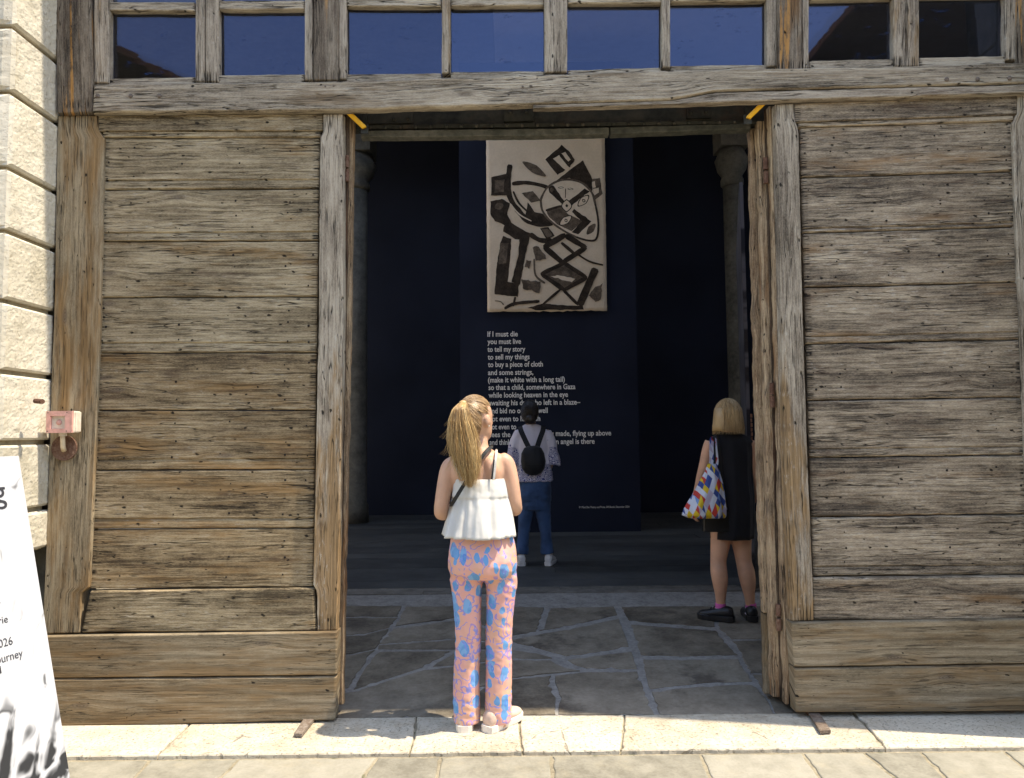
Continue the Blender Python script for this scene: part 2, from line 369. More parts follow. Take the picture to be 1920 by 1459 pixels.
def glass_mat():
    t = NT('window_glass', .04, .5); uv = t.sep(t.uv()); u, v = uv[0], uv[1]
    t.b.inputs['Base Color'].default_value = (.012, .012, .014, 1)
    p = t.uv()
    streak = t.step(t.noise(t.comb(t.mul(u, 60), t.mul(v, 4)), 1, 3, .6, '2D'), .62, .8)
    fl = t.step(t.noise(p, 14, 6, .75, '2D'), .56, .66); fa = t.step(t.noise(p, 3.2, 2, .5, '2D'), .56, .64)
    dirt = t.math('MAXIMUM', t.mul(fl, fa), t.mul(streak, .12))
    gl = t.n('BsdfGlossy'); t.put(gl.inputs['Color'], t.mix(t.orand(), (.022, .026, .042), (.040, .050, .082))); gl.inputs['Roughness'].default_value = .02
    df = t.n('BsdfTransparent'); t.put(df.inputs[0], (.42, .44, .50)); d2 = t.n('BsdfDiffuse'); t.put(d2.inputs[0], (.03, .06, .16))
    nb = t.n('Bump'); nb.inputs['Distance'].default_value = .0003; nb.inputs['Strength'].default_value = .5
    t.put(nb.inputs['Height'], t.noise(p, 3.5, 2, .5, '2D')); t.t.links.new(nb.outputs[0], gl.inputs['Normal'])
    a = t.n('AddShader'); t.t.links.new(gl.outputs[0], a.inputs[0]); t.t.links.new(df.outputs[0], a.inputs[1])
    mx = t.n('MixShader'); t.put(mx.inputs[0], t.mul(dirt, .4)); t.t.links.new(a.outputs[0], mx.inputs[1]); t.t.links.new(d2.outputs[0], mx.inputs[2])
    t.t.links.new(mx.outputs[0], t.t.nodes['Material Output'].inputs['Surface'])
    return t.m
M['glass'] = glass_mat()

# ------------------------------------------------------------------ timber pieces
def poly_at(pts, t):
    """point at t along a pixel polyline (by the longer axis)"""
    ax = 0 if abs(pts[-1][0] - pts[0][0]) > abs(pts[-1][1] - pts[0][1]) else 1
    s = pts[0][ax] + (pts[-1][ax] - pts[0][ax]) * t
    for a, b in zip(pts, pts[1:]):
        lo, hi = sorted((a[ax], b[ax]))
        if lo - 1e-6 <= s <= hi + 1e-6:
            k = (s - a[ax]) / (b[ax] - a[ax]) if b[ax] != a[ax] else 0
            return (a[0] + (b[0] - a[0]) * k, a[1] + (b[1] - a[1]) * k)
    return pts[-1]
SEED = [0]
def plank(name, A, B, Y, parent, mat, thick=.045, nu=None, rnd=.005, wav=.0018, bead=None, lip=None, warp=.0015):
    """a board between two edges A and B given as pixel polylines on the plane y = Y; the grain runs along A"""
    SEED[0] += 1; sd = SEED[0] * 13.37
    A3 = lambda t: P(*poly_at(A, t), Y); B3 = lambda t: P(*poly_at(B, t), Y)
    L = (A3(1) - A3(0)).length; Wd = (A3(.5) - B3(.5)).length
    nu = nu or max(6, min(60, int(L / .035)))
    e = min(.3, rnd / Wd)
    rows = [(0, rnd * 1.2), (e * .5, rnd * .3), (e, 0), (.2, 0), (.4, 0), (.6, 0)]
    if bead:
        g = bead; q = .004 / Wd
        rows += [(g - q * 1.6, 0), (g - q * .6, .007), (g + q * .6, .007), (g + q * 1.6, .002), ((g + 1) / 2, .0005)]
    else: rows += [(.8, 0)]
    rows += [(1 - e, 0), (1 - e * .5, rnd * .3), (1, rnd * 1.2)]
    if lip: rows = [(s, d + lip * max(0, 1 - abs(s - .5) * 0) * (s > .5) * 0) for s, d in rows]
    us = [0, rnd * .6 / L, rnd * 1.4 / L] + [i / nu for i in range(1, nu)] + [1 - rnd * 1.4 / L, 1 - rnd * .6 / L, 1]
    V = []; uv = []; rel = []; ou, ov = random.uniform(0, 60), random.uniform(0, 60)
    nr = len(rows)
    for i, t in enumerate(us):
        a = A3(t); b = B3(t); ac = (b - a).normalized(); ja = noise.noise((t * L * 7, sd, 0)) * wav + noise.noise((t * L * 28, sd, 3)) * wav * .6
        jb = noise.noise((t * L * 7, sd, 9)) * wav + noise.noise((t * L * 28, sd, 13)) * wav * .6
        de = rnd * (1.1 if i in (0, len(us) - 1) else .35 if i in (1, len(us) - 2) else 0)
        for j, (s, d) in enumerate(rows):
            p = a.lerp(b, s)
            if s < .1: p = p + ac * ja
            if s > .9: p = p + ac * jb
            dd = d + de + noise.noise((t * L * 2.5, s * Wd * 6, sd)) * warp
            V.append(Vector((p.x, p.y + dd, p.z))); uv.append((t * L + ou, s * Wd + ov)); rel.append((t, s))
    nu_ = len(us); Fc = [(i * nr + j, (i + 1) * nr + j, (i + 1) * nr + j + 1, i * nr + j + 1) for i in range(nu_ - 1) for j in range(nr - 1)]
    rim = [i * nr for i in range(nu_)] + [(nu_ - 1) * nr + j for j in range(1, nr)] + [i * nr + nr - 1 for i in range(nu_ - 2, -1, -1)] + [j for j in range(nr - 2, 0, -1)]
    n0 = len(V)
    for k in rim:
        V.append(Vector((V[k].x, Y + thick, V[k].z))); uv.append((uv[k][0], uv[k][1] + .04)); rel.append(rel[k])
    m = len(rim)
    for k in range(m): Fc.append((rim[(k + 1) % m], rim[k], n0 + k, n0 + (k + 1) % m))
    Fc.append(tuple(n0 + k for k in range(m)))
    o = obj(name, V, Fc, mat, parent, uv=uv, rel=rel)
    bm = bmesh.new(); bm.from_mesh(o.data); bmesh.ops.recalc_face_normals(bm, faces=bm.faces); bm.to_mesh(o.data); bm.free()
    return o
def rectH(x0, x1, tl, tr, bl, br): return [(x0, tl), (x1, tr)], [(x0, bl), (x1, br)]
def bolt(px, py, Y, parent, r=.010, mat='bolt'):
    c = P(px, py, Y); V, Fc = ball((0, 0, 0), r, r * .6, r, 10, 6)
    return obj('bolt', [c + v for v in V], Fc, M[mat], parent, smooth=True)

DOOR, BEAM, FRAME, PANE = 3.650, 3.612, 3.640, 3.680

# ------------------------------------------------------------------ left door leaf
dl = empty('wooden_door', (-1.5, DOOR, 0), world=True, label='warm brown weathered plank door with the pink alarm box on its edge', cat='door', group='door leaves')
A = [(107, 216), (103, 500), (90, 900), (83, 1100), (78, 1189)]; B = [(183, 216), (183, 244), (195, 258), (187, 600), (176, 900), (167, 1102), (153, 1112), (149, 1187)]
plank('stile', A, B, DOOR, dl, M['wood_stile'], .06, nu=90)
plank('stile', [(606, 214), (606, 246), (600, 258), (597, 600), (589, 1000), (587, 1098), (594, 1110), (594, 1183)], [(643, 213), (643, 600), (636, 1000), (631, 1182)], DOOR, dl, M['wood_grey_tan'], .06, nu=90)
plank('rail', *rectH(184, 605, 216, 214, 246, 245), DOOR + .001, dl, M['wood_left'], .055)
plank('rail', *rectH(192, 602, 247, 246, 257, 257), DOOR + .009, dl, M['wood_left'], .045)
yl = [258, 356, 453, 558, 662, 770, 882, 992, 1105]; yr = [257, 354, 451, 556, 661, 769, 880, 990, 1100]
def edx(y): return 194 - (y - 258) / 847 * 27, 600 - (y - 258) / 847 * 13
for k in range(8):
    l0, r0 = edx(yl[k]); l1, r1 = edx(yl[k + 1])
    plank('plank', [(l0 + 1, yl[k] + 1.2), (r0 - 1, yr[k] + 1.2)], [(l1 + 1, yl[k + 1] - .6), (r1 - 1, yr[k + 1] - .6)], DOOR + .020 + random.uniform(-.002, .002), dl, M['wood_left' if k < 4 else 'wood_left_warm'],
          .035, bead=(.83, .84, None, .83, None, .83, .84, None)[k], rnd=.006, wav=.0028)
plank('rail', [(168, 1109), (588, 1103)], [(151, 1187), (593, 1183)], DOOR - .001, dl, M['wood_left'], .055, rnd=.008, wav=.003)
plank('base_board', [(76, 1193), (632, 1185)], [(70, 1272), (631, 1266)], DOOR - .022, dl, M['wood_base'], .08, rnd=.006)
plank('base_board', [(70, 1274), (631, 1269)], [(64, 1365), (627, 1351)], DOOR - .022, dl, M['wood_base'], .08, rnd=.008)
NAIL = [None]
def nails(root, ks, yl, yr, ed, Yn):
    for k in range(8):
        for fx in ks:
            for fy in (.22, .5, .78):
                if random.random() < .35: continue
                y0 = yl[k] + (yl[k + 1] - yl[k]) * fy; l, r = ed(y0); x = l + (r - l) * (fx + random.uniform(-.012, .012)); yy = y0 + (yr[k] - yl[k]) * fx + random.uniform(-5, 5)
                if NAIL[0] is None:
                    o = obj('nail', *ball((0, 0, 0), .0055, .003, .0055, 8, 4), M['nail'], root); NAIL[0] = o.data
                else: o = link('nail', NAIL[0], None, root)
                o.location = P(x, yy, Yn); k2 = random.uniform(.6, 1.25); o.scale = (k2, 1, k2)
nails(dl, (.03, .14, .36, .62, .86, .965), yl, yr, edx, DOOR + .0195)
# the folded leaf behind its edge
fl = empty('folded_door_leaf', (-.9, 3.75, 0), world=True, label='narrow dark edge of the folded leaf behind the left door', cat='door leaf', group='folded leaves')
plank('stile', [(560, 222), (552, 800), (545, 1330)], [(663, 222), (655, 700), (642, 1322)], 3.735, fl, M['wood_leaf'], .045, nu=90, wav=.006)
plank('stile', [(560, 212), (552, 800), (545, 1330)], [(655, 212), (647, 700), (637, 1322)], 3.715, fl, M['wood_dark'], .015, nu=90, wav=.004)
for hy in (292, 318): obj('hinge', *tube([P(651, hy, 3.71), P(650.5, hy + 22, 3.71)], .011, 10), M['rust'], fl)

# ------------------------------------------------------------------ right door leaf
dr = empty('wooden_door', (2.0, DOOR, 0), world=True, label='greyer weathered plank door behind the blonde person in the black dress', cat='door', group='door leaves')
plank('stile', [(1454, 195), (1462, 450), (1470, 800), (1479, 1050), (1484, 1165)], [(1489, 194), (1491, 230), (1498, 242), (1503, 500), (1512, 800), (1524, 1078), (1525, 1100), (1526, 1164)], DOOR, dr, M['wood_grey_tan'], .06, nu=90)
plank('stile', [(1909, 178), (1909, 216), (1899, 228), (1908, 480), (1918, 700), (1931, 1078), (1936, 1163)], [(1955, 176), (1958, 500), (1975, 1163)], DOOR, dr, M['wood_grey'], .06, nu=90)
plank('rail', *rectH(1490, 1908, 194, 179, 229, 215), DOOR + .001, dr, M['wood_right'], .055)
plank('rail', *rectH(1497, 1901, 230.5, 216, 238, 226), DOOR + .009, dr, M['wood_right'], .045)
yl = [238, 333, 437, 539, 645, 751, 858, 970, 1081]; yr = [226, 321, 425, 529, 636, 745, 853, 964, 1077]
def edr(y): return 1499 + (y - 238) / 843 * 26, 1899 + (y - 238) / 843 * 32
for k in range(8):
    l0, r0 = edr(yl[k]); l1, r1 = edr(yl[k + 1])
    plank('plank', [(l0 + 1, yl[k] + 1.2), (r0 - 1, yr[k] + 1.2)], [(l1 + 1, yl[k + 1] - .6), (r1 - 1, yr[k + 1] - .6)], DOOR + .020 + random.uniform(-.003, .003), dr, M['wood_right'],
          .035, bead=(None, .93, None, .88, None, .86, None, .85)[k], rnd=.008, wav=.0035)
plank('rail', [(1525, 1084), (1932, 1080)], [(1527, 1163), (1936, 1161)], DOOR - .001, dr, M['wood_right'], .055, rnd=.007)
plank('base_board', [(1484, 1168), (1990, 1160)], [(1490, 1251), (1990, 1243)], DOOR - .022, dr, M['wood_base'], .08, rnd=.006)
plank('base_board', [(1490, 1253.5), (1990, 1245.5)], [(1494, 1337), (1990, 1334)], DOOR - .022, dr, M['wood_base'], .08, rnd=.008)
nails(dr, (.03, .15, .4, .64, .86, .965), yl, yr, edr, DOOR + .0195)
fr = empty('folded_door_leaf', (1.4, 3.8, 0), world=True, label='stack of chipped orange brown leaf edges beside the right door', cat='door leaf', group='folded leaves')
plank('gap_shade_strip', [(1433, 205), (1444, 600), (1454, 1000), (1463, 1312)], [(1452, 205), (1463, 600), (1474, 1000), (1482, 1312)], 3.782, fr, M['wood_dark'], .006, nu=60, wav=.004)  # dark strip painting in the shade of the gap between leaf edges
plank('stile', [(1443, 198), (1455, 600), (1465, 1000), (1474, 1322)], [(1560, 198), (1570, 600), (1580, 1000), (1590, 1322)], 3.725, fr, M['wood_leaf'], .05, nu=110, wav=.006)
plank('stile', [(1421, 226), (1432, 600), (1442, 1000), (1449, 1308)], [(1560, 226), (1580, 1308)], 3.79, fr, M['wood_leaf'], .05, nu=110, wav=.008)
plank('stile', [(1407, 240), (1413, 550), (1426, 1000), (1433, 1150)], [(1560, 240), (1580, 1150)], 3.85, fr, M['wood_leaf'], .05, nu=100, wav=.008)
plank('stile', [(1433, 1152), (1436, 1302)], [(1560, 1152), (1580, 1302)], 3.85, fr, M['wood_base'], .05, nu=20, wav=.008)
for hy, x in ((296, 1435), (322, 1436), (718, 1447), (742, 1448), (1133, 1459), (1160, 1460)): obj('hinge', *tube([P(x, hy, 3.757), P(x + .6, hy + 22, 3.757)], .013, 10), M['rust'], fr)

# ------------------------------------------------------------------ transom: posts, beam, glazing
tr = empty('transom_window', (0, FRAME, 3.2), world=True, label='long row of blue glass panes in grey timber above the doorway', cat='window')
plank('post', [(104, -640), (104, 0), (107, 212)], [(166, -640), (168, 0), (174, 210)], FRAME - .02, tr, M['wood_post'], .09, nu=80)
plank('beam', [(175, 157), (640, 151), (1260, 131), (1600, 125), (1960, 116)], [(172, 211), (640, 206.5), (1260, 187), (1340, 170.5), (1915, 156), (1960, 155)], BEAM, tr, M['wood_beam'], .05, nu=150, rnd=.01, wav=.004)
plank('beam_lip', [(1000, 197), (1262, 189), (1345, 173), (1960, 157)], [(1000, 203), (1262, 195.5), (1500, 187), (1960, 173)], BEAM + .004, tr, M['wood_grey'], .045, nu=100, rnd=.006, wav=.003)
for x, y in ((183, 180), (245, 180), (299, 180), (1775, 149), (1833, 149), (1893, 147)): bolt(x, y, BEAM - .001, tr, .012)
for x, y in ((610, 162), (626, 161), (114, 120), (120, 160), (980, 163), (996, 162)): bolt(x, y, BEAM + (.006 if x < 130 else 0), tr, .006)
UP = -520
def vert(x0, x1, yb, mat, Y, tilt=0.0, th=.06):
    plank('mullion', [(x0 - tilt * 0, UP), (x0, yb)], [(x1, UP), (x1, yb)], Y, tr, M[mat], th, nu=40, rnd=.005, wav=.0025)
for a in ((176, 203, 155, 'wood_grey', FRAME - .006), (366, 384, 153, 'wood_grey', FRAME), (385, 409, 153, 'wood_grey', FRAME - .004), (571, 586, 150, 'wood_grey', FRAME),
          (587, 634, 150, 'wood_post', FRAME - .016), (635, 649, 148, 'wood_grey', FRAME), (828, 844, 137, 'wood_grey', FRAME - .002), (1021, 1064, 135, 'wood_grey', FRAME - .014),
          (1241, 1257, 126, 'wood_grey', FRAME - .002), (1438, 1457, 124, 'wood_grey', FRAME), (1458, 1504, 132, 'wood_post', FRAME - .016), (1505, 1517, 128, 'wood_grey', FRAME),
          (1676, 1698, 124, 'wood_grey', FRAME), (1699, 1724, 124, 'wood_grey', FRAME - .003), (1886, 1908, 112, 'wood_grey', FRAME), (1909, 1985, 172, 'wood_post', FRAME - .02)):
    vert(*a)
panes = [(203, 366, 20, 20, 147, 144), (409, 571, 18, 17, 141, 139), (649, 828, 12, 12, 139, 137), (844, 1021, 11, 10, 135, 133), (1064, 1241, 6, 5, 132, 126), (1257, 1438, 3, 1, 123, 121), (1517, 1676, 0, -3, 114, 110), (1724, 1886, -5, -8, 108, 105)]
for (x0, x1, tl, tr_, bl, br) in panes:
    plank('sill_strip', [(x0 + 1, bl), (x1 - 1, br)], [(x0 + 1, bl + 22), (x1 - 1, br + 20)], FRAME + .008, tr, M['wood_beam'], .05, rnd=.004, wav=.003)
    plank('glazing_bar', [(x0 + 1, tl - 17), (x1 - 1, tr_ - 17)], [(x0 + 1, tl), (x1 - 1, tr_)], FRAME + .006, tr, M['wood_leaf' if False else 'wood_beam'], .05, rnd=.005, wav=.002)
    plank('glazing_bar', [(x0 + 1, UP), (x1 - 1, UP)], [(x0 + 1, UP + 30), (x1 - 1, UP + 30)], FRAME + .006, tr, M['wood_beam'], .05, rnd=.005)
    for (ya, yb, yc, yd) in ((tl - 6, tr_ - 6, bl + 8, br + 8), (UP + 5, UP + 5, tl - 12, tr_ - 12)):
        q = [P(x0 - 6, ya, PANE), P(x1 + 6, yb, PANE), P(x1 + 6, yd, PANE), P(x0 - 6, yc, PANE)]
        uo = random.uniform(0, 40); ux = [(uo, 1), (uo + (q[1] - q[0]).length, 1), (uo + (q[1] - q[0]).length, 0), (uo, 0)]
        tl_ = [Vector((random.uniform(-.002, .002), 0, 0)).x for _ in range(4)]
        V = [v + Vector((0, d, 0)) for v, d in zip(q, tl_)] + [v + Vector((0, .006, 0)) for v in q]
        obj('pane', V, [(3, 2, 1, 0), (4, 5, 6, 7), (0, 1, 5, 4), (1, 2, 6, 5), (2, 3, 7, 6), (3, 0, 4, 7)], M['glass'], tr, uv=ux + ux)
zt = P(960, UP, FRAME).z
box('head_board', (-2.35, 2.75, FRAME - .01, FRAME + .10, zt, zt + .25), M['wood_dark'], tr)
# ------------------------------------------------------------------ facade masonry round the recess (reveals, lintel) and the hall behind
XL, XR, YF = -2.375, 2.76, 3.30
LINTEL_Z = 6.3
ps = empty('stone_pilaster', (XL, YF, 0), world=True, label='pale rusticated limestone pilaster left of the wooden doors', cat='pilaster')
jy_far = [-12, 118, 230, 359, 467, 586, 707, 829, 952, 1030]     # joints read at the door edge
zs = [P(100, y, DOOR).z for y in jy_far]
zs = [zs[0] + k * .36 for k in (7, 6, 5, 4, 3, 2, 1)] + zs
def rough_block(name, x0, x1, y0, y1, z0, z1, mat, parent, sd, ch=.012, amp=.0026, eat=0):
    """a quoin stone: chamfered border, hammered middle; visible faces +x and -y"""
    V = []; Fc = []
    def grid(P0, U, W, N, nu, nw):
        n0 = len(V); lu, lw = U.length, W.length
        for i in range(nu + 1):
            for j in range(nw + 1):
                a, b = i / nu, j / nw; p = P0 + U * a + W * b
                d = min(a * lu, (1 - a) * lu, b * lw, (1 - b) * lw)
                h = ch * min(1, d / (ch * .9))
                if d > 0: h += amp * noise.noise((p.x * 22 + sd, p.y * 22, p.z * 22)) + amp * .9 * noise.noise((p.x * 60, p.y * 60, p.z * 60 + sd))
                if d > 0: h += amp * noise.noise((p.x * 7, p.y * 7, p.z * 7 + sd))
                V.append(p + N * h)
        for i in range(nu):
            for j in range(nw):
                k = n0 + i * (nw + 1) + j; Fc.append((k, k + nw + 1, k + nw + 2, k + 1))
    xf = x1 - ch; yf = y0 + ch
    grid(Vector((xf, yf, z0)), Vector((0, y1 - yf, 0)), Vector((0, 0, z1 - z0)), Vector((1, 0, 0)), 26, 28)
    grid(Vector((x0, yf, z0)), Vector((xf - x0, 0, 0)), Vector((0, 0, z1 - z0)), Vector((0, -1, 0)), 30, 20)
    n0 = len(V); q, f2 = boxv(x0, xf, yf, y1 + .0, z0, z1); V.extend(q); Fc.extend([tuple(n0 + i for i in f) for f in f2 if f in ((0, 2, 6, 4), (1, 5, 7, 3))])
    return obj(name, V, Fc, mat, parent)
for k in range(len(zs) - 1):
    g = .012
    if zs[k] > 5.5: continue
    o = rough_block('stone_block', -3.4, XL + (.0 if k < len(zs) - 4 else .004 * k - .05), YF, DOOR + .03, zs[k + 1] + g, zs[k] - g, M['pilaster_stone'], ps, k * 5.1)
box('joint_bed', (-3.38, XL - .03, YF + .035, DOOR + .02, zs[-1], 5.6), M['pilaster_joint'], ps)
# broken foot stone with a dark hollow beside the door
rough_block('stone_block', -3.4, XL - .035, YF + .01, 3.52, .0, zs[-1] - .012, M['pilaster_stone'], ps, 91., amp=.012)
obj('iron_stub', *tube([P(66, 752, 3.44), P(80, 753, 3.42)], .012, 8), M['rust'], ps)
pr = empty('stone_pilaster', (XR, YF, 0), world=True, label='limestone pilaster at the far right, outside the frame', cat='pilaster')
for k in range(16):
    V, Fc = boxv(XR, XR + 1.0, YF, DOOR + .03, k * .36 + .01, k * .36 + .35); obj('stone_block', V, Fc, M['pilaster_stone'], pr)
V, Fc = boxv(XR + .03, XR + 1.0, YF + .03, DOOR + .03, 0, 6.3); obj('joint_bed', V, Fc, M['pilaster_joint'], pr)
fw = empty('facade_wall', (0, YF, 0), world=True, label='brick facade wall of the old hall around the gate', cat='wall')
box('wall', (-14, -3.39, YF + .02, 4.15, 0, 9.0), M['brick_wall'], fw)
box('wall', (XR + .99, 14, YF + .02, 4.15, 0, 9.0), M['brick_wall'], fw)
box('lintel', (-3.6, XR + 1.2, YF, 4.14, LINTEL_Z, LINTEL_Z + .5), M['pilaster_stone'], fw)
box('wall', (-3.6, XR + 1.2, YF + .02, 4.14, LINTEL_Z + .5, 9.0), M['brick_wall'], fw)
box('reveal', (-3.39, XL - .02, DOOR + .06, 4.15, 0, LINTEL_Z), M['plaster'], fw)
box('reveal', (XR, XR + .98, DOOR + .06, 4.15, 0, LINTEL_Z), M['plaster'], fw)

# riveted steel beam over the opening
sb = empty('steel_beam', (.25, 3.85, 3.1), world=True, label='riveted dark steel beam spanning the top of the doorway', cat='beam')
SB = 3.86
def slab(name, x0, x1, t0, t1, b0, b1, Y, th, mat, parent, bev=0):
    q = [P(x0, t0, Y), P(x1, t1, Y), P(x1, b1, Y), P(x0, b0, Y)]; V = q + [v + Vector((0, th, 0)) for v in q]
    return obj(name, V, [(0, 3, 2, 1), (4, 5, 6, 7), (0, 1, 5, 4), (1, 2, 6, 5), (2, 3, 7, 6), (3, 0, 4, 7)], mat, parent)
slab('web', 600, 1500, 185, 165, 238, 226, SB, .02, M['steel'], sb)
slab('flange', 620, 1480, 236, 225, 243, 231, SB - .045, .06, M['steel'], sb)
slab('plate', 690, 774, 205, 203, 232, 231, SB - .012, .01, M['steel'], sb)
slab('plate', 945, 1001, 202, 200, 228, 226, SB - .025, .02, M['steel'], sb)
slab('plate', 1288, 1334, 195, 194, 222, 221, SB - .012, .01, M['steel'], sb)
slab('stiffener', 679, 689, 212, 212, 236, 236, SB - .02, .02, M['steel'], sb)
slab('stiffener', 1398, 1407, 200, 200, 222, 222, SB - .02, .02, M['steel'], sb)
rb = ball((0, 0, 0), .011, .009, .011, 8, 5); rme = None
def rivet(px, py, Y):
    global rme
    if rme is None:
        o = obj('rivet', *rb, M['steel'], sb, smooth=True); rme = o.data
    else: o = link('rivet', rme, None, sb)
    o.location = P(px, py, Y)
for k in range(26): rivet(694 + k * 28.5, 239.5 - k * .42, SB - .047)
for x, y in ((738, 224), (765, 223), (957, 210), (988, 209), (1296, 211), (1324, 210)): rivet(x, y, SB - (.03 if 940 < x < 1000 else .014))
V, Fc = tube([P(660, 251.5, SB - .02), P(1000, 248, SB - .02), P(1420, 239, SB - .02)], .024, 10)
rl = empty('timber_rail', (.25, SB, 2.95), world=True, label='slim mottled rail under the riveted steel beam', cat='rail')
plank('bar', [(676, 244), (1000, 241), (1142, 238)], [(676, 257), (1000, 254), (1142, 251)], SB - .055, rl, M['old_rail'], .06, nu=50, wav=.003)
plank('bar', [(1144, 238), (1408, 231)], [(1146, 251), (1408, 241)], SB - .057, rl, M['old_rail'], .06, nu=40, wav=.003)
for a, b, lab in (((652, 210), (683, 239), 'short yellow rod in the upper left corner of the doorway'), ((1432, 193), (1403, 221), 'short yellow rod in the upper right corner of the doorway')):
    pa, pb = P(*a, 3.668), P(*b, 3.69)
    yb = empty('yellow_bracket', pb, label=lab, cat='bracket', group='yellow corner rods')
    obj('rod', *tube([pa - pb, (pa - pb) * .02, Vector((0, 0, -.003))], .013, 10, flat=.7), M['yellow'], yb)
    obj('plate', *boxv(-.02, .02, .006, .016, -.03, .02), M['steel'], yb)

# ------------------------------------------------------------------ ground: paving, threshold step, stone floor, hall floor
pv = box('pavement', (-40, 40, -45, 3.60, -.30, -.022), M['pave_joint']); tag(pv, kind='structure')
def slabpoly(name, pts, mat, parent, h=.05, gap=.0, jit=.0015, sub=.035, rnd=.005, seed=0):
    """a flagstone: top polygon (3D points), edges broken up and rounded, sunk skirt"""
    pts = [Vector(p) for p in pts]; n = len(pts); c = sum(pts, Vector()) / n
    ring = []
    for i in range(n):
        a, b = pts[i], pts[(i + 1) % n]; m = max(1, int((b - a).length / sub))
        for j in range(m): ring.append(a.lerp(b, j / m))
    out = []
    for i, p in enumerate(ring):
        t = (ring[(i + 1) % len(ring)] - ring[i - 1]); nn = Vector((t.y, -t.x, 0)).normalized()
        if nn.dot(c - p) < 0: nn = -nn
        out.append((p, nn, jit * (noise.noise((p.x * 18, p.y * 18, seed)) * 2 + noise.noise((p.x * 60, p.y * 60, seed)))))
    V = []; R = len(out)
    for off, dz in ((gap, -h), (gap, -rnd), (gap + rnd * .5, -rnd * .25), (gap + rnd * 1.3, 0)):
        for p, nn, j in out: V.append(p + nn * (off + abs(j) + j) + Vector((0, 0, dz + (noise.noise((p.x * 5, p.y * 5, seed + 4)) * .0012 if dz > -h else 0))))
    Fc = []
    for k in range(3):
        for i in range(R):
            j = (i + 1) % R; Fc.append((k * R + i, k * R + j, (k + 1) * R + j, (k + 1) * R + i))
    Fc.append(tuple(3 * R + i for i in range(R)))
    o = obj(name, V, Fc, mat, parent)
    bm = bmesh.new(); bm.from_mesh(o.data); bmesh.ops.triangulate(bm, faces=[f for f in bm.faces if len(f.verts) > 4]); bmesh.ops.recalc_face_normals(bm, faces=bm.faces); bm.to_mesh(o.data); bm.free()
    return o
# paving slabs along the step, then rows running back past the camera
PZ = -.016
fx = [(-330, 1428), (60, 1421), (282, 1424), (450, 1420), (709, 1417), (826, 1417), (1033, 1412), (1308, 1405), (1497, 1403), (1611, 1403), (1717, 1403), (1872, 1402), (2100, 1400), (2330, 1400)]
nx = [(-480, 1475), (20, 1475), (236, 1475), (396, 1475), (666, 1475), (816, 1475), (1037, 1475), (1339, 1475), (1550, 1475), (1700, 1475), (1790, 1475), (1965, 1475), (2230, 1475), (2460, 1475)]
step_front = G(960, 1409).y
for k in range(len(fx) - 1):
    a, b = G(*fx[k], PZ), G(*fx[k + 1], PZ); a.y = b.y = step_front - .006
    c, d = a + (G(*nx[k], PZ) - a) * 2.1, b + (G(*nx[k + 1], PZ) - b) * 2.1
    c.z = d.z = PZ
    slabpoly('paving_slab', [a, b, d, c], M['trachyte'], pv, .03, .006, .003, seed=k, rnd=.006)
xs0 = min(a.x for a in (G(*fx[0], PZ),))
row_y = 2.93; rowk = 0
while row_y > -2.5:
    x = -5.0 + random.uniform(0, .5)
    while x < 5.0:
        w = random.uniform(.5, .95); dpt = .55
        slabpoly('paving_slab', [(x, row_y - .012, PZ), (x + w, row_y - .012, PZ), (x + w, row_y - dpt, PZ), (x, row_y - dpt, PZ)], M['trachyte'], pv, .03, .006, .003, sub=.12, seed=rowk * 31 + x)
        x += w
    row_y -= .55; rowk += 1
ts = box('threshold_step', (-3.2, 3.4, step_front + .03, 3.72, -.3, -.012), M['pave_joint']); tag(ts, kind='structure')
jt = [[(-150, 1366), (-200, 1424)], [(80, 1366), (30, 1420)], [(351, 1362), (326, 1385), (292, 1419)], [(781, 1344), (777, 1378), (768, 1412)], [(972, 1340), (975, 1375), (979, 1409)], [(1172, 1342), (1168, 1375), (1163, 1405)], [(1608, 1342), (1632, 1370), (1656, 1398)], [(2010, 1342), (2060, 1398)], [(2300, 1342), (2400, 1398)]]
for k in range(len(jt) - 1):
    L = [G(*p) for p in jt[k]]; Rr = [G(*p) for p in jt[k + 1]]
    L[0].y = Rr[0].y = 3.70; L[-1].y = Rr[-1].y = step_front
    slabpoly('step_stone', L[::-1] + Rr, M['istrian'], ts, .03, .003, .0035, seed=40 + k, rnd=.007)
sf = obj('stone_floor', [(-3, 3.70, -.004), (3.4, 3.70, -.004), (3.4, 5.96, HALL_Z - .0045), (-3, 5.96, HALL_Z - .0045)], [(0, 1, 2, 3)], M['mortar']); tag(sf, kind='structure')
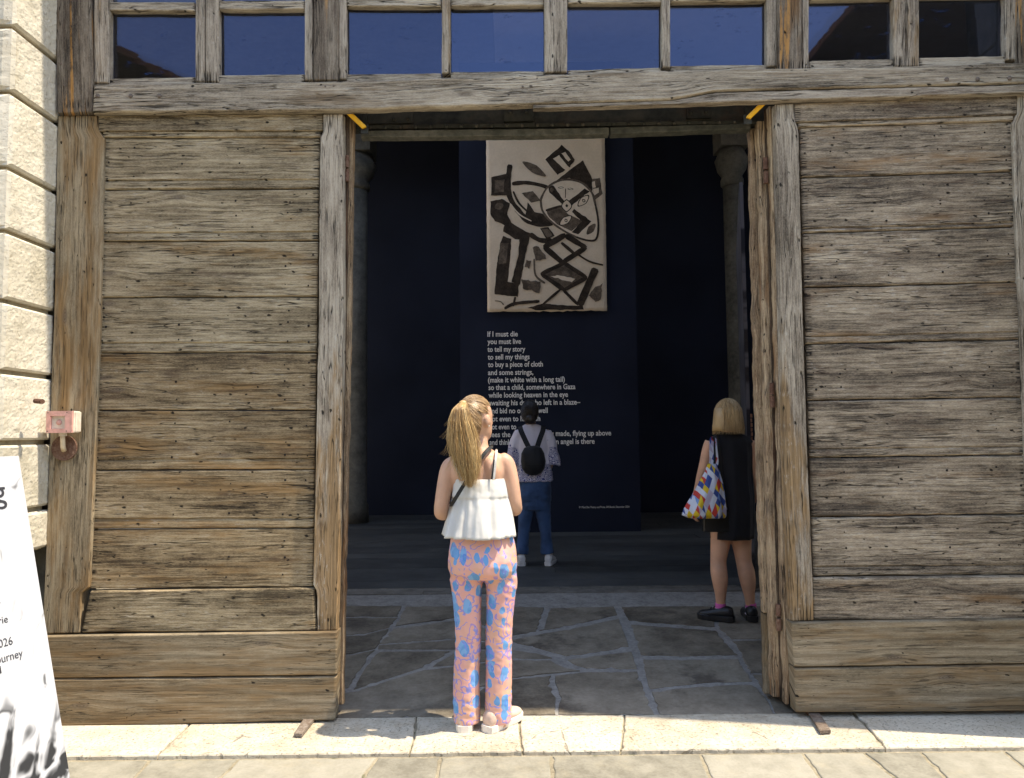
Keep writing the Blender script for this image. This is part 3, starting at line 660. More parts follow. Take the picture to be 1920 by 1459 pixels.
stones = [[(560, 1136), (752, 1136), (745, 1155), (560, 1156)], [(560, 1159), (744, 1158), (730, 1175), (682, 1187), (560, 1196)], [(560, 1199), (682, 1191), (729, 1179), (703, 1215), (660, 1225), (560, 1230)],
  [(560, 1233), (660, 1229), (702, 1219), (677, 1250), (652, 1288), (560, 1306)], [(762, 1137), (890, 1136), (1019, 1139), (1005, 1183), (958, 1191), (900, 1168), (856, 1157), (742, 1173)],
  [(738, 1179), (856, 1163), (900, 1175), (955, 1197), (948, 1203), (850, 1196), (712, 1206)], [(711, 1210), (850, 1200), (950, 1207), (940, 1215), (848, 1216), (710, 1216)],
  [(710, 1222), (844, 1221), (792, 1249), (664, 1291), (686, 1252)], [(852, 1224), (945, 1217), (1006, 1225), (1034, 1233), (958, 1234), (808, 1250)],
  [(560, 1311), (658, 1298), (796, 1256), (955, 1238), (1030, 1238), (1058, 1252), (1086, 1257), (1032, 1262), (955, 1269), (880, 1294), (870, 1343), (560, 1346)],
  [(886, 1298), (958, 1274), (1032, 1267), (1031, 1285), (1040, 1307), (1040, 1338), (875, 1343)], [(1043, 1267), (1098, 1260), (1194, 1259), (1208, 1298), (1225, 1338), (1047, 1338), (1052, 1307), (1042, 1283)],
  [(1066, 1237), (1118, 1229), (1183, 1222), (1193, 1253), (1100, 1252), (1080, 1247)], [(962, 1200), (1006, 1190), (1067, 1180), (1160, 1160), (1178, 1211), (1118, 1222), (1062, 1229), (1014, 1215), (962, 1203)],
  [(1032, 1140), (1150, 1137), (1156, 1152), (1067, 1172), (1012, 1182), (1022, 1176)], [(1166, 1137), (1334, 1137), (1342, 1175), (1280, 1171), (1180, 1163)],
  [(1338, 1137), (1520, 1137), (1520, 1196), (1372, 1197), (1350, 1178)], [(1184, 1171), (1280, 1178), (1342, 1183), (1368, 1215), (1382, 1227), (1280, 1229), (1203, 1227)],
  [(1374, 1202), (1520, 1200), (1520, 1262), (1408, 1260), (1393, 1231)], [(1207, 1236), (1280, 1237), (1384, 1236), (1400, 1262), (1409, 1276), (1318, 1279), (1260, 1285), (1219, 1290), (1210, 1254)],
  [(1224, 1297), (1262, 1292), (1318, 1287), (1411, 1283), (1438, 1312), (1448, 1338), (1238, 1338)], [(1414, 1265), (1530, 1266), (1530, 1338), (1456, 1338), (1444, 1310), (1420, 1279)]]
for k, s in enumerate(stones): slabpoly('flagstone', [GS(*p) for p in s], M['flag'], sf, .015, -.005, .008, seed=70 + k, rnd=.003)
hf = obj('hall_floor', [(-9, 5.9, HALL_Z - .01), (9, 5.9, HALL_Z - .01), (9, 14, HALL_Z - .01), (-9, 14, HALL_Z - .01)], [(0, 1, 2, 3)], M['navy_dark']); tag(hf, kind='structure')
y = 5.93
wds = [.115, .115] + [.30] * 26; first = True
for k, w in enumerate(wds):
    off = random.uniform(-2, 0)
    cuts = sorted([-9, -4.2 + random.uniform(-1, 1), -.6 + random.uniform(-1.2, 1.2), 2.6 + random.uniform(-1, 1), 9])
    cuts = sorted([-3.25] + [q for q in cuts if q > -3.0])
    for a, b in zip(cuts, cuts[1:]):
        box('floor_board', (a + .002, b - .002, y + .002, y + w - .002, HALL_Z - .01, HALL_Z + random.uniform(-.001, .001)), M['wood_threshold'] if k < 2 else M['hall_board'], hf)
    y += w
af = obj('bounce_floor', [(-9, 4.16, HALL_Z), (-3.26, 4.16, HALL_Z), (-3.26, 14, HALL_Z), (-9, 14, HALL_Z)], [(0, 1, 2, 3)], M['istrian']); tag(af, kind='structure')  # pale floor added out of view to bounce sun into the hall
# rusty guide plates on the step
for pts, lab in (([(572, 1349), (592, 1349), (566, 1382), (551, 1381)], 'small rusty guide plate under the left door edge'), ([(1514, 1338), (1533, 1337), (1558, 1375), (1538, 1376)], 'small rusty guide plate under the right door edge')):
    q = [G(*p, .006) for p in pts]; c = sum(q, Vector()) / 4; c.z = 0
    g = empty('guide_plate', c, label=lab, cat='metal plate', group='rusty guide plates')
    V = [v - c for v in q] + [v - c + Vector((0, 0, .014)) for v in q]
    obj('bar', V, [(3, 2, 1, 0), (4, 5, 6, 7), (0, 1, 5, 4), (1, 2, 6, 5), (2, 3, 7, 6), (3, 0, 4, 7)], M['rust_bar'], g)
    t0 = (q[0] + q[1]) / 2 - c; obj('clip', *[(V2 := boxv(t0.x - .028, t0.x + .028, t0.y - .02, t0.y + .03, .0, .032))[0], V2[1]], M['rust'], g)

# ------------------------------------------------------------------ the hall: side walls, roof with openings added for light, navy partitions
M['bounce_white'] = stone('bounce_white', (.62, .60, .56), (.72, .70, .66), (.80, .78, .74), 1.5, .004, 20)  # pale coat on unseen hall surfaces, there to bounce light
hw = empty('hall_shell', (0, 9, 0), world=True, label='unseen side walls and roof of the exhibition hall, mostly pale to bounce light', cat='wall')
box('wall', (-9.2, -9, 4.1, 14, 0, 7), M['bounce_white'], hw); box('wall', (9, 9.2, 4.1, 14, 0, 7), M['bounce_white'], hw); box('inner_face', (-14, -3.4, 4.152, 4.2, 0, 7), M['bounce_white'], hw); box('wall', (-9.2, 9.2, 14, 14.2, 0, 7), M['navy'], hw)
RLX0, RLX1, RLY0, RLY1 = -8.8, -.2, 4.4, 9.0     # unseen roof opening added to light the interior, left half of the hall
box('roof', (-9.2, RLX0, 4.1, 14.2, 7, 7.15), M['plaster'], hw); box('roof', (RLX1, 6.4, 4.1, 14.2, 7, 7.15), M['bounce_white'], hw); box('roof', (6.4, 9.2, 9.0, 14.2, 7, 7.15), M['bounce_white'], hw); box('roof', (8.8, 9.2, 4.1, 9.0, 7, 7.15), M['bounce_white'], hw)  # leaves a second added opening at the right for more light
box('roof', (RLX0, RLX1, 4.1, RLY0, 7, 7.15), M['plaster'], hw); box('roof', (RLX0, RLX1, RLY1, 14.2, 7, 7.15), M['plaster'], hw)
PANEL_Y = G(1030, 998, HALL_Z).y; BACK_Y = G(760, 966, HALL_Z).y
c0 = P(762, 966, BACK_Y); 
def partition(name, xa, xb, Y, th, mat, lab):
    a, b = P(xa, 700, Y).x, P(xb, 700, Y).x
    o = box(name, (a, b, Y, Y + th, HALL_Z + .002, 6.6), mat); return tag(o, lab, 'partition', 'navy partitions')
partition('partition_wall', 420, 905, BACK_Y, .12, M['navy_dark'], 'dark navy partition left of the poem panel')
partition('partition_wall', 1150, 1420, BACK_Y, .12, M['navy_dark'], 'dark navy partition right of the poem panel')
pn = empty('poem_panel', P(1030, 998, PANEL_Y), label='tall navy panel with a poem in white lettering', cat='panel')
pc = pn.location.copy()
q = [P(859, 215, PANEL_Y), P(1186, 213, PANEL_Y), P(1201, 998, PANEL_Y), P(866, 999, PANEL_Y)]
xa, xb = (q[0].x + q[3].x) / 2, (q[1].x + q[2].x) / 2
box('board', (xa - pc.x, xb - pc.x, 0, .35, 0, 6.4), M['navy'], pn)
def textmesh(body, bold=0.0):
    cu = bpy.data.curves.new('t', 'FONT'); cu.body = body; cu.size = 1.0; cu.offset = bold; cu.extrude = 0.0; cu.resolution_u = 3
    o = bpy.data.objects.new('t', cu); COL.objects.link(o)
    me = bpy.data.meshes.new_from_object(o.evaluated_get(bpy.context.evaluated_depsgraph_get()))
    bpy.data.objects.remove(o); bpy.data.curves.remove(cu); return me
def put_text(name, body, org, ux, uy, width=None, size=.1, bold=.0, mat=None, parent=None, ploc=None):
    """flat lettering on the plane through org spanned by ux, uy; fitted to a width"""
    me = textmesh(body, bold); mx = max(v.co.x for v in me.vertices); mn = min(v.co.x for v in me.vertices)
    k = (width / (mx - mn)) if width else size
    for v in me.vertices:
        p = org + ux * ((v.co.x - mn) * k) + uy * (v.co.y * size); v.co = p - (ploc if ploc is not None else Vector())
    return tag(link(name, me, mat or M['text'], parent), kind='stuff')
lines = [('If I must die', 914, 971, 627), ('you must live', 914, 977, 641), ('to tell my story', 914, 985, 655.5), ('to sell my things', 914.5, 993, 670), ('to buy a piece of cloth', 915, 1018, 684), ('and some strings,', 915, 1000, 699),
  ('(make it white with a long tail)', 915, 1059, 713), ('so that a child, somewhere in Gaza', 916, 1079, 727), ('while looking heaven in the eye', 916, 1065, 741.5), ('awaiting his dad who left in a blaze\u2013', 916, 1088, 756), ('and bid no one farewell', 917, 1027, 771), ('not even to his flesh', 917, 1013, 786),
  ('not even to', 917, 968, 801), ('sees the', 917, 957, 815.5), ('you made, flying up above', 1020, 1146, 813.5), ('and think', 918, 958, 830), ('an angel is there', 1037, 1115, 828.5)]
ux, uy = Vector((1, 0, 0)), Vector((0, 0, 1)); TY = PANEL_Y - .003
for s, x0, x1, yc in lines:
    a, b = P(x0, yc + 4.2, TY), P(x1, yc + 4.2, TY)
    put_text('text_line', s, a, ux, uy, (b - a).length, .099, .022, M['text'], pn, pc)
for s, x0, x1, yc, sz in (('er', 991, 1001, 955, .085), ('If I Must Die: Poetry and Prose, OR Books, December 2024', 1086, 1180, 953, .038)):
    a, b = P(x0, yc, TY), P(x1, yc, TY); put_text('caption', s, a, ux, uy, (b - a).length, sz, 0, M['text'], pn, pc)

# columns at the sides of the hall
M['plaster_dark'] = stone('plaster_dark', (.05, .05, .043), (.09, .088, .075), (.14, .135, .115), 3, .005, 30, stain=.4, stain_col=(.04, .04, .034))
def column(lab, xl, xr, ytop, ycap, Y, side, pm='plaster'):
    x0, x1 = P(xl, 600, Y).x, P(xr, 600, Y).x; cx = (x0 + x1) / 2; r = (x1 - x0) / 2
    c = empty('hall_column', (cx, Y + r, HALL_Z), label=lab, cat='column', group='hall columns')
    zc = P(xl, ycap, Y).z - HALL_Z; zt = P(xl, ytop, Y).z - HALL_Z
    V, Fc = loft([((0, 0, 0), r * 1.15, r * 1.15), ((0, 0, .25), r * 1.15, r * 1.15), ((0, 0, .30), r, r), ((0, 0, zc * .5), r * 1.0, r * 1.0), ((0, 0, zc), r * .97, r * .97)], 28); obj('shaft', V, Fc, M[pm], c, smooth=True)
    V, Fc = loft([((0, 0, zc), r * .98, r * .98), ((0, 0, zc + .03), r * 1.18, r * 1.18), ((0, 0, zc + .10), r * 1.2, r * 1.2), ((0, 0, zc + .16), r * 1.05, r * 1.05), ((0, 0, zc + (zt - zc) * .45), r * 1.5, r * 1.5), ((0, 0, zc + (zt - zc) * .72), r * 1.75, r * 1.75), ((0, 0, zt - .12), r * 1.6, r * 1.6), ((0, 0, zt), r * 1.3, r * 1.3)], 28); obj('capital', V, Fc, M[pm], c, smooth=True)
    obj('abacus', *boxv(-r * 1.5, r * 1.5, -r * 1.5, r * 1.5, zt, 6.4 - HALL_Z), M[pm], c)
    return c, r, cx
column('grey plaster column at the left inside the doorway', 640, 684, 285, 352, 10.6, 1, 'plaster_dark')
cc, cr, cxx = column('plaster column with exposed bricks behind the blonde person', 1368, 1404, 275, 345, 10.4, -1)
bl = box('brick', (-.11, .11, -.02, .05, 0, .055), M['brick'], cc, .004); bme = bl.data
for r_ in range(13):
    for s_ in (-1, 0, 1):
        if r_ > 10 and s_ > 0: continue
        o = bl if (r_ == 0 and s_ == -1) else link('brick', bme, None, cc)
        a = s_ * .95 + (.4 if r_ % 2 else 0); o.location = (sin(a) * cr * .97, -cos(a) * cr * .97, P(1380, 880, 10.4).z - HALL_Z + r_ * .068); o.rotation_euler = (0, 0, a)
# tall dark plant print standing along the right side of the passage
def plantprint():
    t = NT('plant_print', .35, .4); q = t.sep(t.uv()); u, v = q[0], q[1]
    n = t.noise(t.comb(t.add(t.mul(u, 7), t.mul(v, 2.2)), t.mul(v, 2.0)), 1, 3, .5, '2D', .6)
    col = t.mix(t.step(n, .42, .54), (.02, .02, .026), (.13, .13, .15))
    return t.out(col, .4)
M['plant_print'] = plantprint()
a0, a1 = Vector((P(1394, 600, 5.9).x, 5.9, HALL_Z)), Vector((P(1384, 600, 8.2).x, 8.2, HALL_Z))
dp = empty('print_panel', a0, label='tall dark panel with a grey leaf print beside the right column', cat='panel')
d = a1 - a0; nrm = Vector((-d.y, d.x, 0)).normalized()
hgt = 3.4; pts = [Vector(), d, d + Vector((0, 0, hgt)), Vector((0, 0, hgt))]
obj('board', pts + [p - nrm * .03 for p in pts], [(0, 1, 2, 3), (7, 6, 5, 4), (0, 4, 5, 1), (1, 5, 6, 2), (2, 6, 7, 3), (3, 7, 4, 0)], M['plant_print'], dp, uv=[(0, 0), (d.length, 0), (d.length, hgt), (0, hgt)] * 2)
# ------------------------------------------------------------------ painting on paper hung above the poem
def papermat():
    t = NT('paper', .85, .2); p = t.oc(); n = t.noise(p, 2.5, 4, .6); n2 = t.noise(p, 40, 4, .6)
    col = t.mix(t.step(t.add(t.mul(n, .7), t.mul(n2, .3)), .35, .65), (.70, .57, .42), (.80, .66, .50))
    return t.out(col, .85, t.add(n, t.mul(n2, .3)), .004)
def inkmat(name, a, b):
    t = NT(name, .8, .2); p = t.oc(); n = t.noise(p, 9, 5, .65); n2 = t.noise(p, 60, 3, .6)
    return t.out(t.mix(t.step(t.add(t.mul(n, .7), t.mul(n2, .3)), .38, .62), a, b), .8)
M['paper'] = papermat(); M['ink_dark'] = inkmat('ink_dark', (.022, .016, .011), (.065, .046, .032)); M['ink_wash'] = inkmat('ink_wash', (.075, .055, .04), (.19, .145, .105)); M['paper_light'] = inkmat('paper_light', (.72, .59, .44), (.80, .67, .52))
PT_Y = PANEL_Y - .05
pt = empty('hanging_painting', P(1025, 420, PT_Y), world=True, label='large brown and cream painting of an angular face on unframed paper', cat='painting')
tl, trc, brc, blc = P(911, 205, PT_Y), P(1133, 203, PT_Y), P(1138, 583, PT_Y), P(914, 585, PT_Y)
V = []; NXp, NYp = 30, 50
for j in range(NYp + 1):
    for i in range(NXp + 1):
        a, b = i / NXp, j / NYp; p = tl.lerp(trc, a).lerp(blc.lerp(brc, a), b)
        if j == NYp: p.z += noise.noise((a * 40, 0, 3)) * .022
        if i in (0, NXp): p.x += noise.noise((0, b * 30, i)) * .006
        p.y += noise.noise((a * 3, b * 5, 1)) * .004 * b
        V.append(p)
Fc = [(j * (NXp + 1) + i, (j + 1) * (NXp + 1) + i, (j + 1) * (NXp + 1) + i + 1, j * (NXp + 1) + i + 1) for j in range(NYp) for i in range(NXp)]
pp = obj('paper', V, Fc, M['paper'], pt, smooth=True); sm = pp.modifiers.new('thickness', 'SOLIDIFY'); sm.thickness = .004; sm.offset = 1
LAY = [0]
def zp(x, y):
    p = P(890 + x / 3.944, 240 + y / 3.944, PT_Y); return Vector((p.x, PT_Y - .0075 - .00008 * LAY[0], p.z))
def brush_poly(pts, mat, wob=5):
    LAY[0] += 1; ring = []
    for a, b in zip(pts, pts[1:] + pts[:1]):
        m = max(2, int(sqrt((a[0] - b[0]) ** 2 + (a[1] - b[1]) ** 2) / 14))
        for j in range(m):
            k = j / m; x, y = a[0] + (b[0] - a[0]) * k, a[1] + (b[1] - a[1]) * k
            ring.append(zp(x + wob * noise.noise((x * .03, y * .03, LAY[0])), y + wob * noise.noise((x * .03, y * .03, LAY[0] + 7))))
    o = obj('brush_mark', ring, [tuple(range(len(ring)))], M[mat], pt)
    bm = bmesh.new(); bm.from_mesh(o.data); bmesh.ops.triangulate(bm, faces=bm.faces[:]); bm.to_mesh(o.data); bm.free()
def brush_line(pts, w, mat, closed=False):
    LAY[0] += 1
    if closed: pts = pts + [pts[0]]
    sp = smoothpath([Vector((x, y, 0)) for x, y in pts], 6); V = []; n = len(sp)
    for i, p in enumerate(sp):
        t = sp[min(i + 1, n - 1)] - sp[max(i - 1, 0)]; q = Vector((-t.y, t.x, 0)).normalized(); ww = w * (.6 + .16 * noise.noise((p.x * .02, p.y * .02, LAY[0])))
        if not closed and (i == 0 or i == n - 1): ww *= .6
        V += [zp(p.x + q.x * ww, p.y + q.y * ww), zp(p.x - q.x * ww, p.y - q.y * ww)]
    obj('brush_mark', V, [(2 * i, 2 * i + 1, 2 * i + 3, 2 * i + 2) for i in range(n - 1)], M[mat], pt)
def lens(cx, cy, L, Hh, ang, mat):
    a = radians(ang); pts = []
    for k in range(16):
        t = 2 * pi * k / 16; x = cos(t) * L / 2; y = sin(t) * Hh / 2 * (1 - .35 * abs(cos(t)))
        pts.append((cx + x * cos(a) - y * sin(a), cy + x * sin(a) + y * cos(a)))
    brush_poly(pts, mat, 2)
D_, W_, L_ = 'ink_dark', 'ink_wash', 'paper_light'
brush_poly([(645, 128), (700, 175), (738, 235), (705, 290), (612, 348), (520, 235)], D_)
brush_poly([(580, 230), (620, 205), (705, 275), (690, 330)], L_); brush_poly([(640, 190), (672, 178), (710, 235), (690, 252)], L_); brush_line([(630, 200), (705, 290)], 14, D_)
brush_poly([(560, 420), (610, 385), (800, 240), (870, 380), (868, 470), (790, 405), (700, 372), (620, 390)], D_)
brush_poly([(868, 380), (925, 370), (945, 490), (890, 533), (880, 500)], W_); brush_poly([(868, 400), (890, 395), (895, 440), (872, 445)], L_); brush_poly([(872, 455), (915, 440), (918, 480), (885, 500)], L_)
brush_line([(262, 272), (246, 400), (256, 500), (305, 590), (400, 690), (520, 712), (575, 700)], 34, D_); brush_line([(276, 415), (380, 406), (500, 428), (560, 455)], 24, D_)
brush_poly([(395, 550), (440, 620), (540, 645), (575, 700), (480, 722), (400, 695), (375, 640)], D_); brush_line([(285, 470), (330, 560), (420, 645)], 12, D_); brush_line([(262, 560), (330, 640), (420, 690)], 8, L_)
brush_poly([(345, 485), (430, 468), (490, 540), (420, 552)], W_); brush_poly([(420, 560), (500, 558), (510, 620), (470, 620)], L_)
brush_poly([(125, 365), (240, 340), (237, 500), (120, 502)], D_); brush_poly([(150, 390), (220, 380), (215, 475), (145, 480)], W_)
brush_poly([(118, 545), (200, 525), (262, 560), (240, 640), (270, 700), (330, 740), (412, 782), (400, 842), (330, 842), (210, 765), (222, 720), (150, 690), (115, 640)], D_); lens(180, 580, 70, 55, -20, W_)
brush_poly([(212, 800), (270, 822), (268, 900), (245, 1140), (330, 1150), (318, 1250), (145, 1230), (165, 1000), (190, 850)], D_); brush_poly([(335, 800), (408, 800), (372, 960), (335, 1160), (272, 1140), (320, 960)], D_); brush_poly([(275, 820), (330, 826), (312, 970), (270, 1138), (248, 1138), (262, 980)], L_)
brush_poly([(185, 860), (250, 850), (235, 1000), (175, 1010)], W_, 9)
brush_line([(408, 785), (480, 830), (570, 835)], 30, D_); pass
lens(440, 305, 205, 62, 32, W_)
face = [(488, 530), (540, 440), (650, 385), (780, 402), (862, 475), (890, 560), (914, 700), (902, 815), (850, 835), (750, 808), (640, 750), (550, 680), (500, 610)]
brush_poly(face, L_, 2)
brush_poly([(525, 612), (640, 575), (690, 640), (800, 690), (715, 765), (610, 715), (552, 662)], W_); brush_line([(525, 612), (640, 578)], 14, D_)
brush_poly([(690, 545), (815, 450), (850, 470), (715, 575)], D_); brush_poly([(540, 432), (580, 425), (662, 545), (642, 560), (555, 480)], D_)
brush_poly([(735, 600), (862, 692), (765, 788), (718, 772), (792, 692), (718, 622)], D_); brush_line(face, 13, W_, True); brush_line([(890, 560), (914, 700), (902, 815), (850, 835), (750, 808)], 9, D_)
lens(680, 577, 82, 98, 0, D_); lens(680, 577, 66, 80, 0, L_); lens(680, 577, 20, 24, 0, D_)
lens(570, 460, 30, 34, 0, W_)
for cx, cy, an in ((672, 686, -36), (803, 540, -45)):
    lens(cx, cy, 118, 62, an, D_); lens(cx, cy, 98, 48, an, L_); lens(cx + 3, cy, 24, 30, an, D_); lens(cx + 3, cy, 12, 14, an, L_)
lens(860, 750, 100, 52, -52, W_); lens(637, 443, 44, 16, 0, D_); lens(637, 443, 34, 9, 0, L_); lens(708, 453, 44, 16, 5, D_); lens(708, 453, 34, 9, 5, L_); brush_line([(672, 450), (670, 520)], 5, D_)
brush_poly([(483, 744), (546, 734), (592, 800), (530, 826)], D_); brush_poly([(498, 752), (540, 746), (575, 797), (535, 812)], W_)
brush_line([(670, 795), (825, 890)], 34, D_); brush_line([(825, 885), (650, 995)], 32, D_); brush_line([(652, 1000), (512, 880)], 34, D_); brush_line([(510, 885), (672, 790)], 34, D_); brush_line([(640, 850), (735, 930)], 20, D_)
brush_poly([(660, 1000), (830, 1110), (660, 1200), (490, 1080)], W_)
for a, b in (((660, 1000), (830, 1110)), ((830, 1108), (660, 1200)), ((662, 1200), (490, 1080)), ((488, 1082), (662, 1000))): brush_line([a, b], 26, D_)
brush_poly([(560, 1095), (640, 1090), (740, 1120), (720, 1140), (650, 1125), (600, 1115)], L_, 10)
brush_line([(640, 1190), (500, 1310)], 15, D_); brush_line([(655, 1200), (765, 1310)], 18, D_); brush_line([(895, 1040), (845, 1150), (775, 1315)], 46, D_); brush_line([(760, 935), (850, 990), (950, 1016)], 11, D_)
for q in ([(430, 890), (480, 880), (530, 970), (450, 982)], [(350, 1120), (490, 1142), (480, 1222), (360, 1190)], [(880, 1190), (950, 1150), (930, 1270), (890, 1292), (848, 1240)], [(378, 980), (416, 985), (405, 1042), (368, 1030)]): brush_poly(q, W_, 12)
brush_line([(440, 970), (450, 1090), (520, 1150)], 12, W_); brush_line([(220, 1338), (300, 1300), (480, 1283)], 20, D_); brush_line([(300, 1250), (285, 1320)], 12, D_)
brush_poly([(390, 1332), (500, 1300), (640, 1312), (800, 1318), (805, 1345), (450, 1348)], D_); brush_line([(150, 1280), (190, 1285), (215, 1310)], 6, W_)

# ------------------------------------------------------------------ white notice board at the left edge
BA = radians(70); bd = Vector((cos(BA), sin(BA), 0)); bn = Vector((sin(BA), -cos(BA), 0))
bt = P(35, 855, 2.74); lean = .275
bup = (Vector((0, 0, 1)) - bn * lean).normalized(); bnn = bd.cross(bup); bnn = bnn if bnn.dot(bn) > 0 else -bnn
blen = bt.z / bup.z; base = bt - bup * blen
def postermat():
    t = NT('poster', .8, .1); q = t.sep(t.uv()); u, v = q[0], q[1]
    w = t.noise(t.comb(t.mul(u, 5), t.mul(v, 5)), 1, 2, .5, '2D')
    n = t.noise(t.comb(t.add(t.mul(u, 19), t.mul(v, -6)), t.add(t.mul(v, 6), t.mul(w, 3.0))), 1, 2, .45, '2D', .4)
    up = t.step(t.add(v, t.mul(t.sub(u, .66), .35)), .22, .58, 1, 0)
    m = t.step(t.add(n, t.mul(up, .38)), .66, .90)
    return t.out(t.mix(m, (.44, .45, .47), (.032, .033, .035)), .8)
M['poster'] = postermat(); M['ink'] = plain('ink', (.03, .03, .035), .5, .3, .05)
pb = empty('notice_board', base, label='white notice board with a grey leaf print at the left edge of the step', cat='sign')
bw = .72
c4 = [bup * .0, -bd * bw, -bd * bw + bup * blen, bup * blen]
u4 = [(bw, 0), (0, 0), (0, blen), (bw, blen)]
obj('board', c4 + [p - bnn * .012 for p in c4], [(0, 3, 2, 1), (4, 5, 6, 7), (0, 1, 5, 4), (1, 2, 6, 5), (2, 3, 7, 6), (3, 0, 4, 7)], M['poster'], pb, uv=u4 * 2)
obj('support_leg', *boxv(-.62, -.58, -.4, -.37, 0, .9), M['steel'], pb)
def bpx(x, y): return PL(x, y, base, bnn)
for s, x0, x1, yb, sz, bo in (('g', -10, 12.5, 940, .12, .006), ('-', -6, 1, 1134, .03, 0), ('rie', -3, 15, 1166.5, .036, 0), ('026', -3, 24, 1208, .040, 0), ('ourney', -8, 43, 1231, .040, 0), ('l', -1, 2.5, 1262, .034, .02)):
    a, b = bpx(x0, yb + (x1 - x0) * .3 * (.5 if s == 'ourney' else .25)), bpx(x1, yb); wd = (b - a).dot(bd)
    a = b - bd * wd
    put_text('lettering', s, a + bnn * .0015, bd, bup, wd, sz, bo, M['ink'], pb, base)

# ------------------------------------------------------------------ alarm call point on the left stile
AY = DOOR - .015
ab = empty('alarm_box', P(112, 840, AY), world=True, label='faded pink alarm box with conduit on a round rusty plate', cat='alarm box')
cpl = P(119.5, 840, AY); obj('base_plate', *[v for v in tube([cpl, cpl + Vector((0, .012, 0))], .064, 28)], M['rust'], ab)
obj('conduit', *tube([P(120, 845, AY - .012), P(118, 838, AY - .03), P(117.5, 826, AY - .035), P(117.5, 806, AY - .035)], .0115, 12), M['cream_plastic'], ab, smooth=True)
obj('collar', *tube([P(118, 818, AY - .035), P(118, 811, AY - .035)], .018, 12), M['offwhite'], ab)
bx = [P(87, 771, AY - .075), P(134, 811.5, AY - .075)]
box('housing', (bx[0].x, bx[1].x, AY - .062, AY - .003, bx[1].z, bx[0].z), M['offwhite'], ab, .006)
MBx = MB(); w_, h_ = bx[1].x - bx[0].x, bx[0].z - bx[1].z
for (a, b, c, d_) in ((0, 1, 0, .19), (0, 1, .77, 1), (0, .16, .19, .77), (.73, 1, .19, .77)): MBx.add(*boxv(bx[0].x + w_ * a, bx[0].x + w_ * b, AY - .075, AY - .06, bx[1].z + h_ * c, bx[1].z + h_ * d_))
MBx.build('front_frame', M['pink'], ab)
box('side_cover', (bx[1].x - .004, bx[1].x + .006, AY - .05, AY - .006, bx[1].z + .004, bx[0].z - .004), M['offwhite'], ab, .003)
cb = Vector((bx[0].x + w_ * .445, AY - .063, bx[1].z + h_ * .48)); obj('button', *ball(cb, .014, .006, .014, 16, 8), M['pink'], ab, smooth=True)
for a in (.06, .8):
    for b in (.08, .93): obj('screw', *ball((bx[0].x + w_ * a, AY - .075, bx[1].z + h_ * b), .0035, .002, .0035, 8, 4), M['bolt'], ab)

# ------------------------------------------------------------------ houses across the square (seen only in the window glass)
def house(lab, x0, x1, y0, y1, eave, ridge, roofx, mat):
    h = empty('brick_house', ((x0 + x1) / 2, y1, 0), world=True, label=lab, cat='house', group='houses across the square')
    box('wall', (x0, x1, y0, y1, 0, eave), mat, h)
    V = [Vector(v) for v in ((x0 - .3, y1 + .3, eave), (x1 + .3, y1 + .3, eave), (roofx, y1 + .3, ridge), (x0 - .3, y0, eave), (x1 + .3, y0, eave), (roofx, y0, ridge))]
    obj('gable', [v + Vector((0, -.3 if v.y > y0 else 0, 0)) for v in V], [(0, 1, 2), (5, 4, 3), (0, 2, 5, 3), (1, 4, 5, 2), (0, 3, 4, 1)], mat, h)
    up = Vector((0, 0, .22)); obj('roof', [v + up * .2 for v in V] + [v + up for v in V], [(6, 7, 8), (0, 2, 1), (6, 8, 11, 9), (7, 10, 11, 8), (0, 1, 7, 6), (0, 3, 5, 2), (2, 5, 4, 1)], M['roof_tile'], h)
    for k in range(3):
        xx = x0 + (x1 - x0) * (k + 1) / 4
        for zz in (1.2, 4.6):
            w = box('window', (xx - .5, xx + .5, y1 - .05, y1 + .03, zz, zz + 1.7), M['offwhite'], h); box('pane', (xx - .4, xx + .4, y1 + .031, y1 + .04, zz + .1, zz + 1.6), M['navy_dark'], w)
def mirror(px, py, Y):
    d = ray(px, py); t = (PANE - 0) / d.y; hit = O + d * t; d2 = Vector((d.x, -d.y, d.z)); return hit + d2 * ((Y - hit.y) / d2.y)
m1, m2 = mirror(205, 96, -9), mirror(318, 147, -9)
s1 = (m1.z - m2.z) / (m2.x - m1.x); ev = 6.5
house('brick house with tiled roof mirrored in the left glass', m2.x - 14 + (m2.z - ev) / s1, m2.x + (m2.z - ev) / s1, -20, -9.3, ev, m1.z + s1 * 2, m1.x - 2, M['brick_wall'])
m3, m4 = mirror(1525, 106, -9), mirror(1612, -2, -9); s2 = (m4.z - m3.z) / (m4.x - m3.x)
house('tall brick house mirrored in the right glass', m3.x - (m3.z - 7.) / s2, m3.x + 14, -20, -9.3, 7., m4.z + s2 * 4, m4.x + 4, M['brick_wall'])
# ------------------------------------------------------------------ people
def skinmat(name, c):
    t = NT(name, .5, .4); p = t.oc(); n = t.noise(p, 12, 3, .5); n2 = t.noise(p, 90, 3, .6)
    col = t.mix(t.step(n, .3, .7), tuple(x * .9 for x in c), (c[0] * 1.06, c[1] * 1.05, c[2] * 1.03))
    t.b.inputs['Subsurface Weight'].default_value = .12; t.b.inputs['Subsurface Radius'].default_value = (.02, .008, .004); t.b.inputs['Subsurface Scale'].default_value = .5
    return t.out(col, .5, n2, .0008)
def hairmat(name, cols):
    t = NT(name, .42, .5); r = t.attr('rnd'); p = t.oc(); n = t.noise(t.scale(p, (30, 30, 5)), 1, 2, .5)
    col = t.ramp(t.add(t.mul(r, .7), t.mul(n, .35)), [(.15, cols[0]), (.5, cols[1]), (.85, cols[2])])
    t.b.inputs['Anisotropic'].default_value = .4
    return t.out(col, .42)
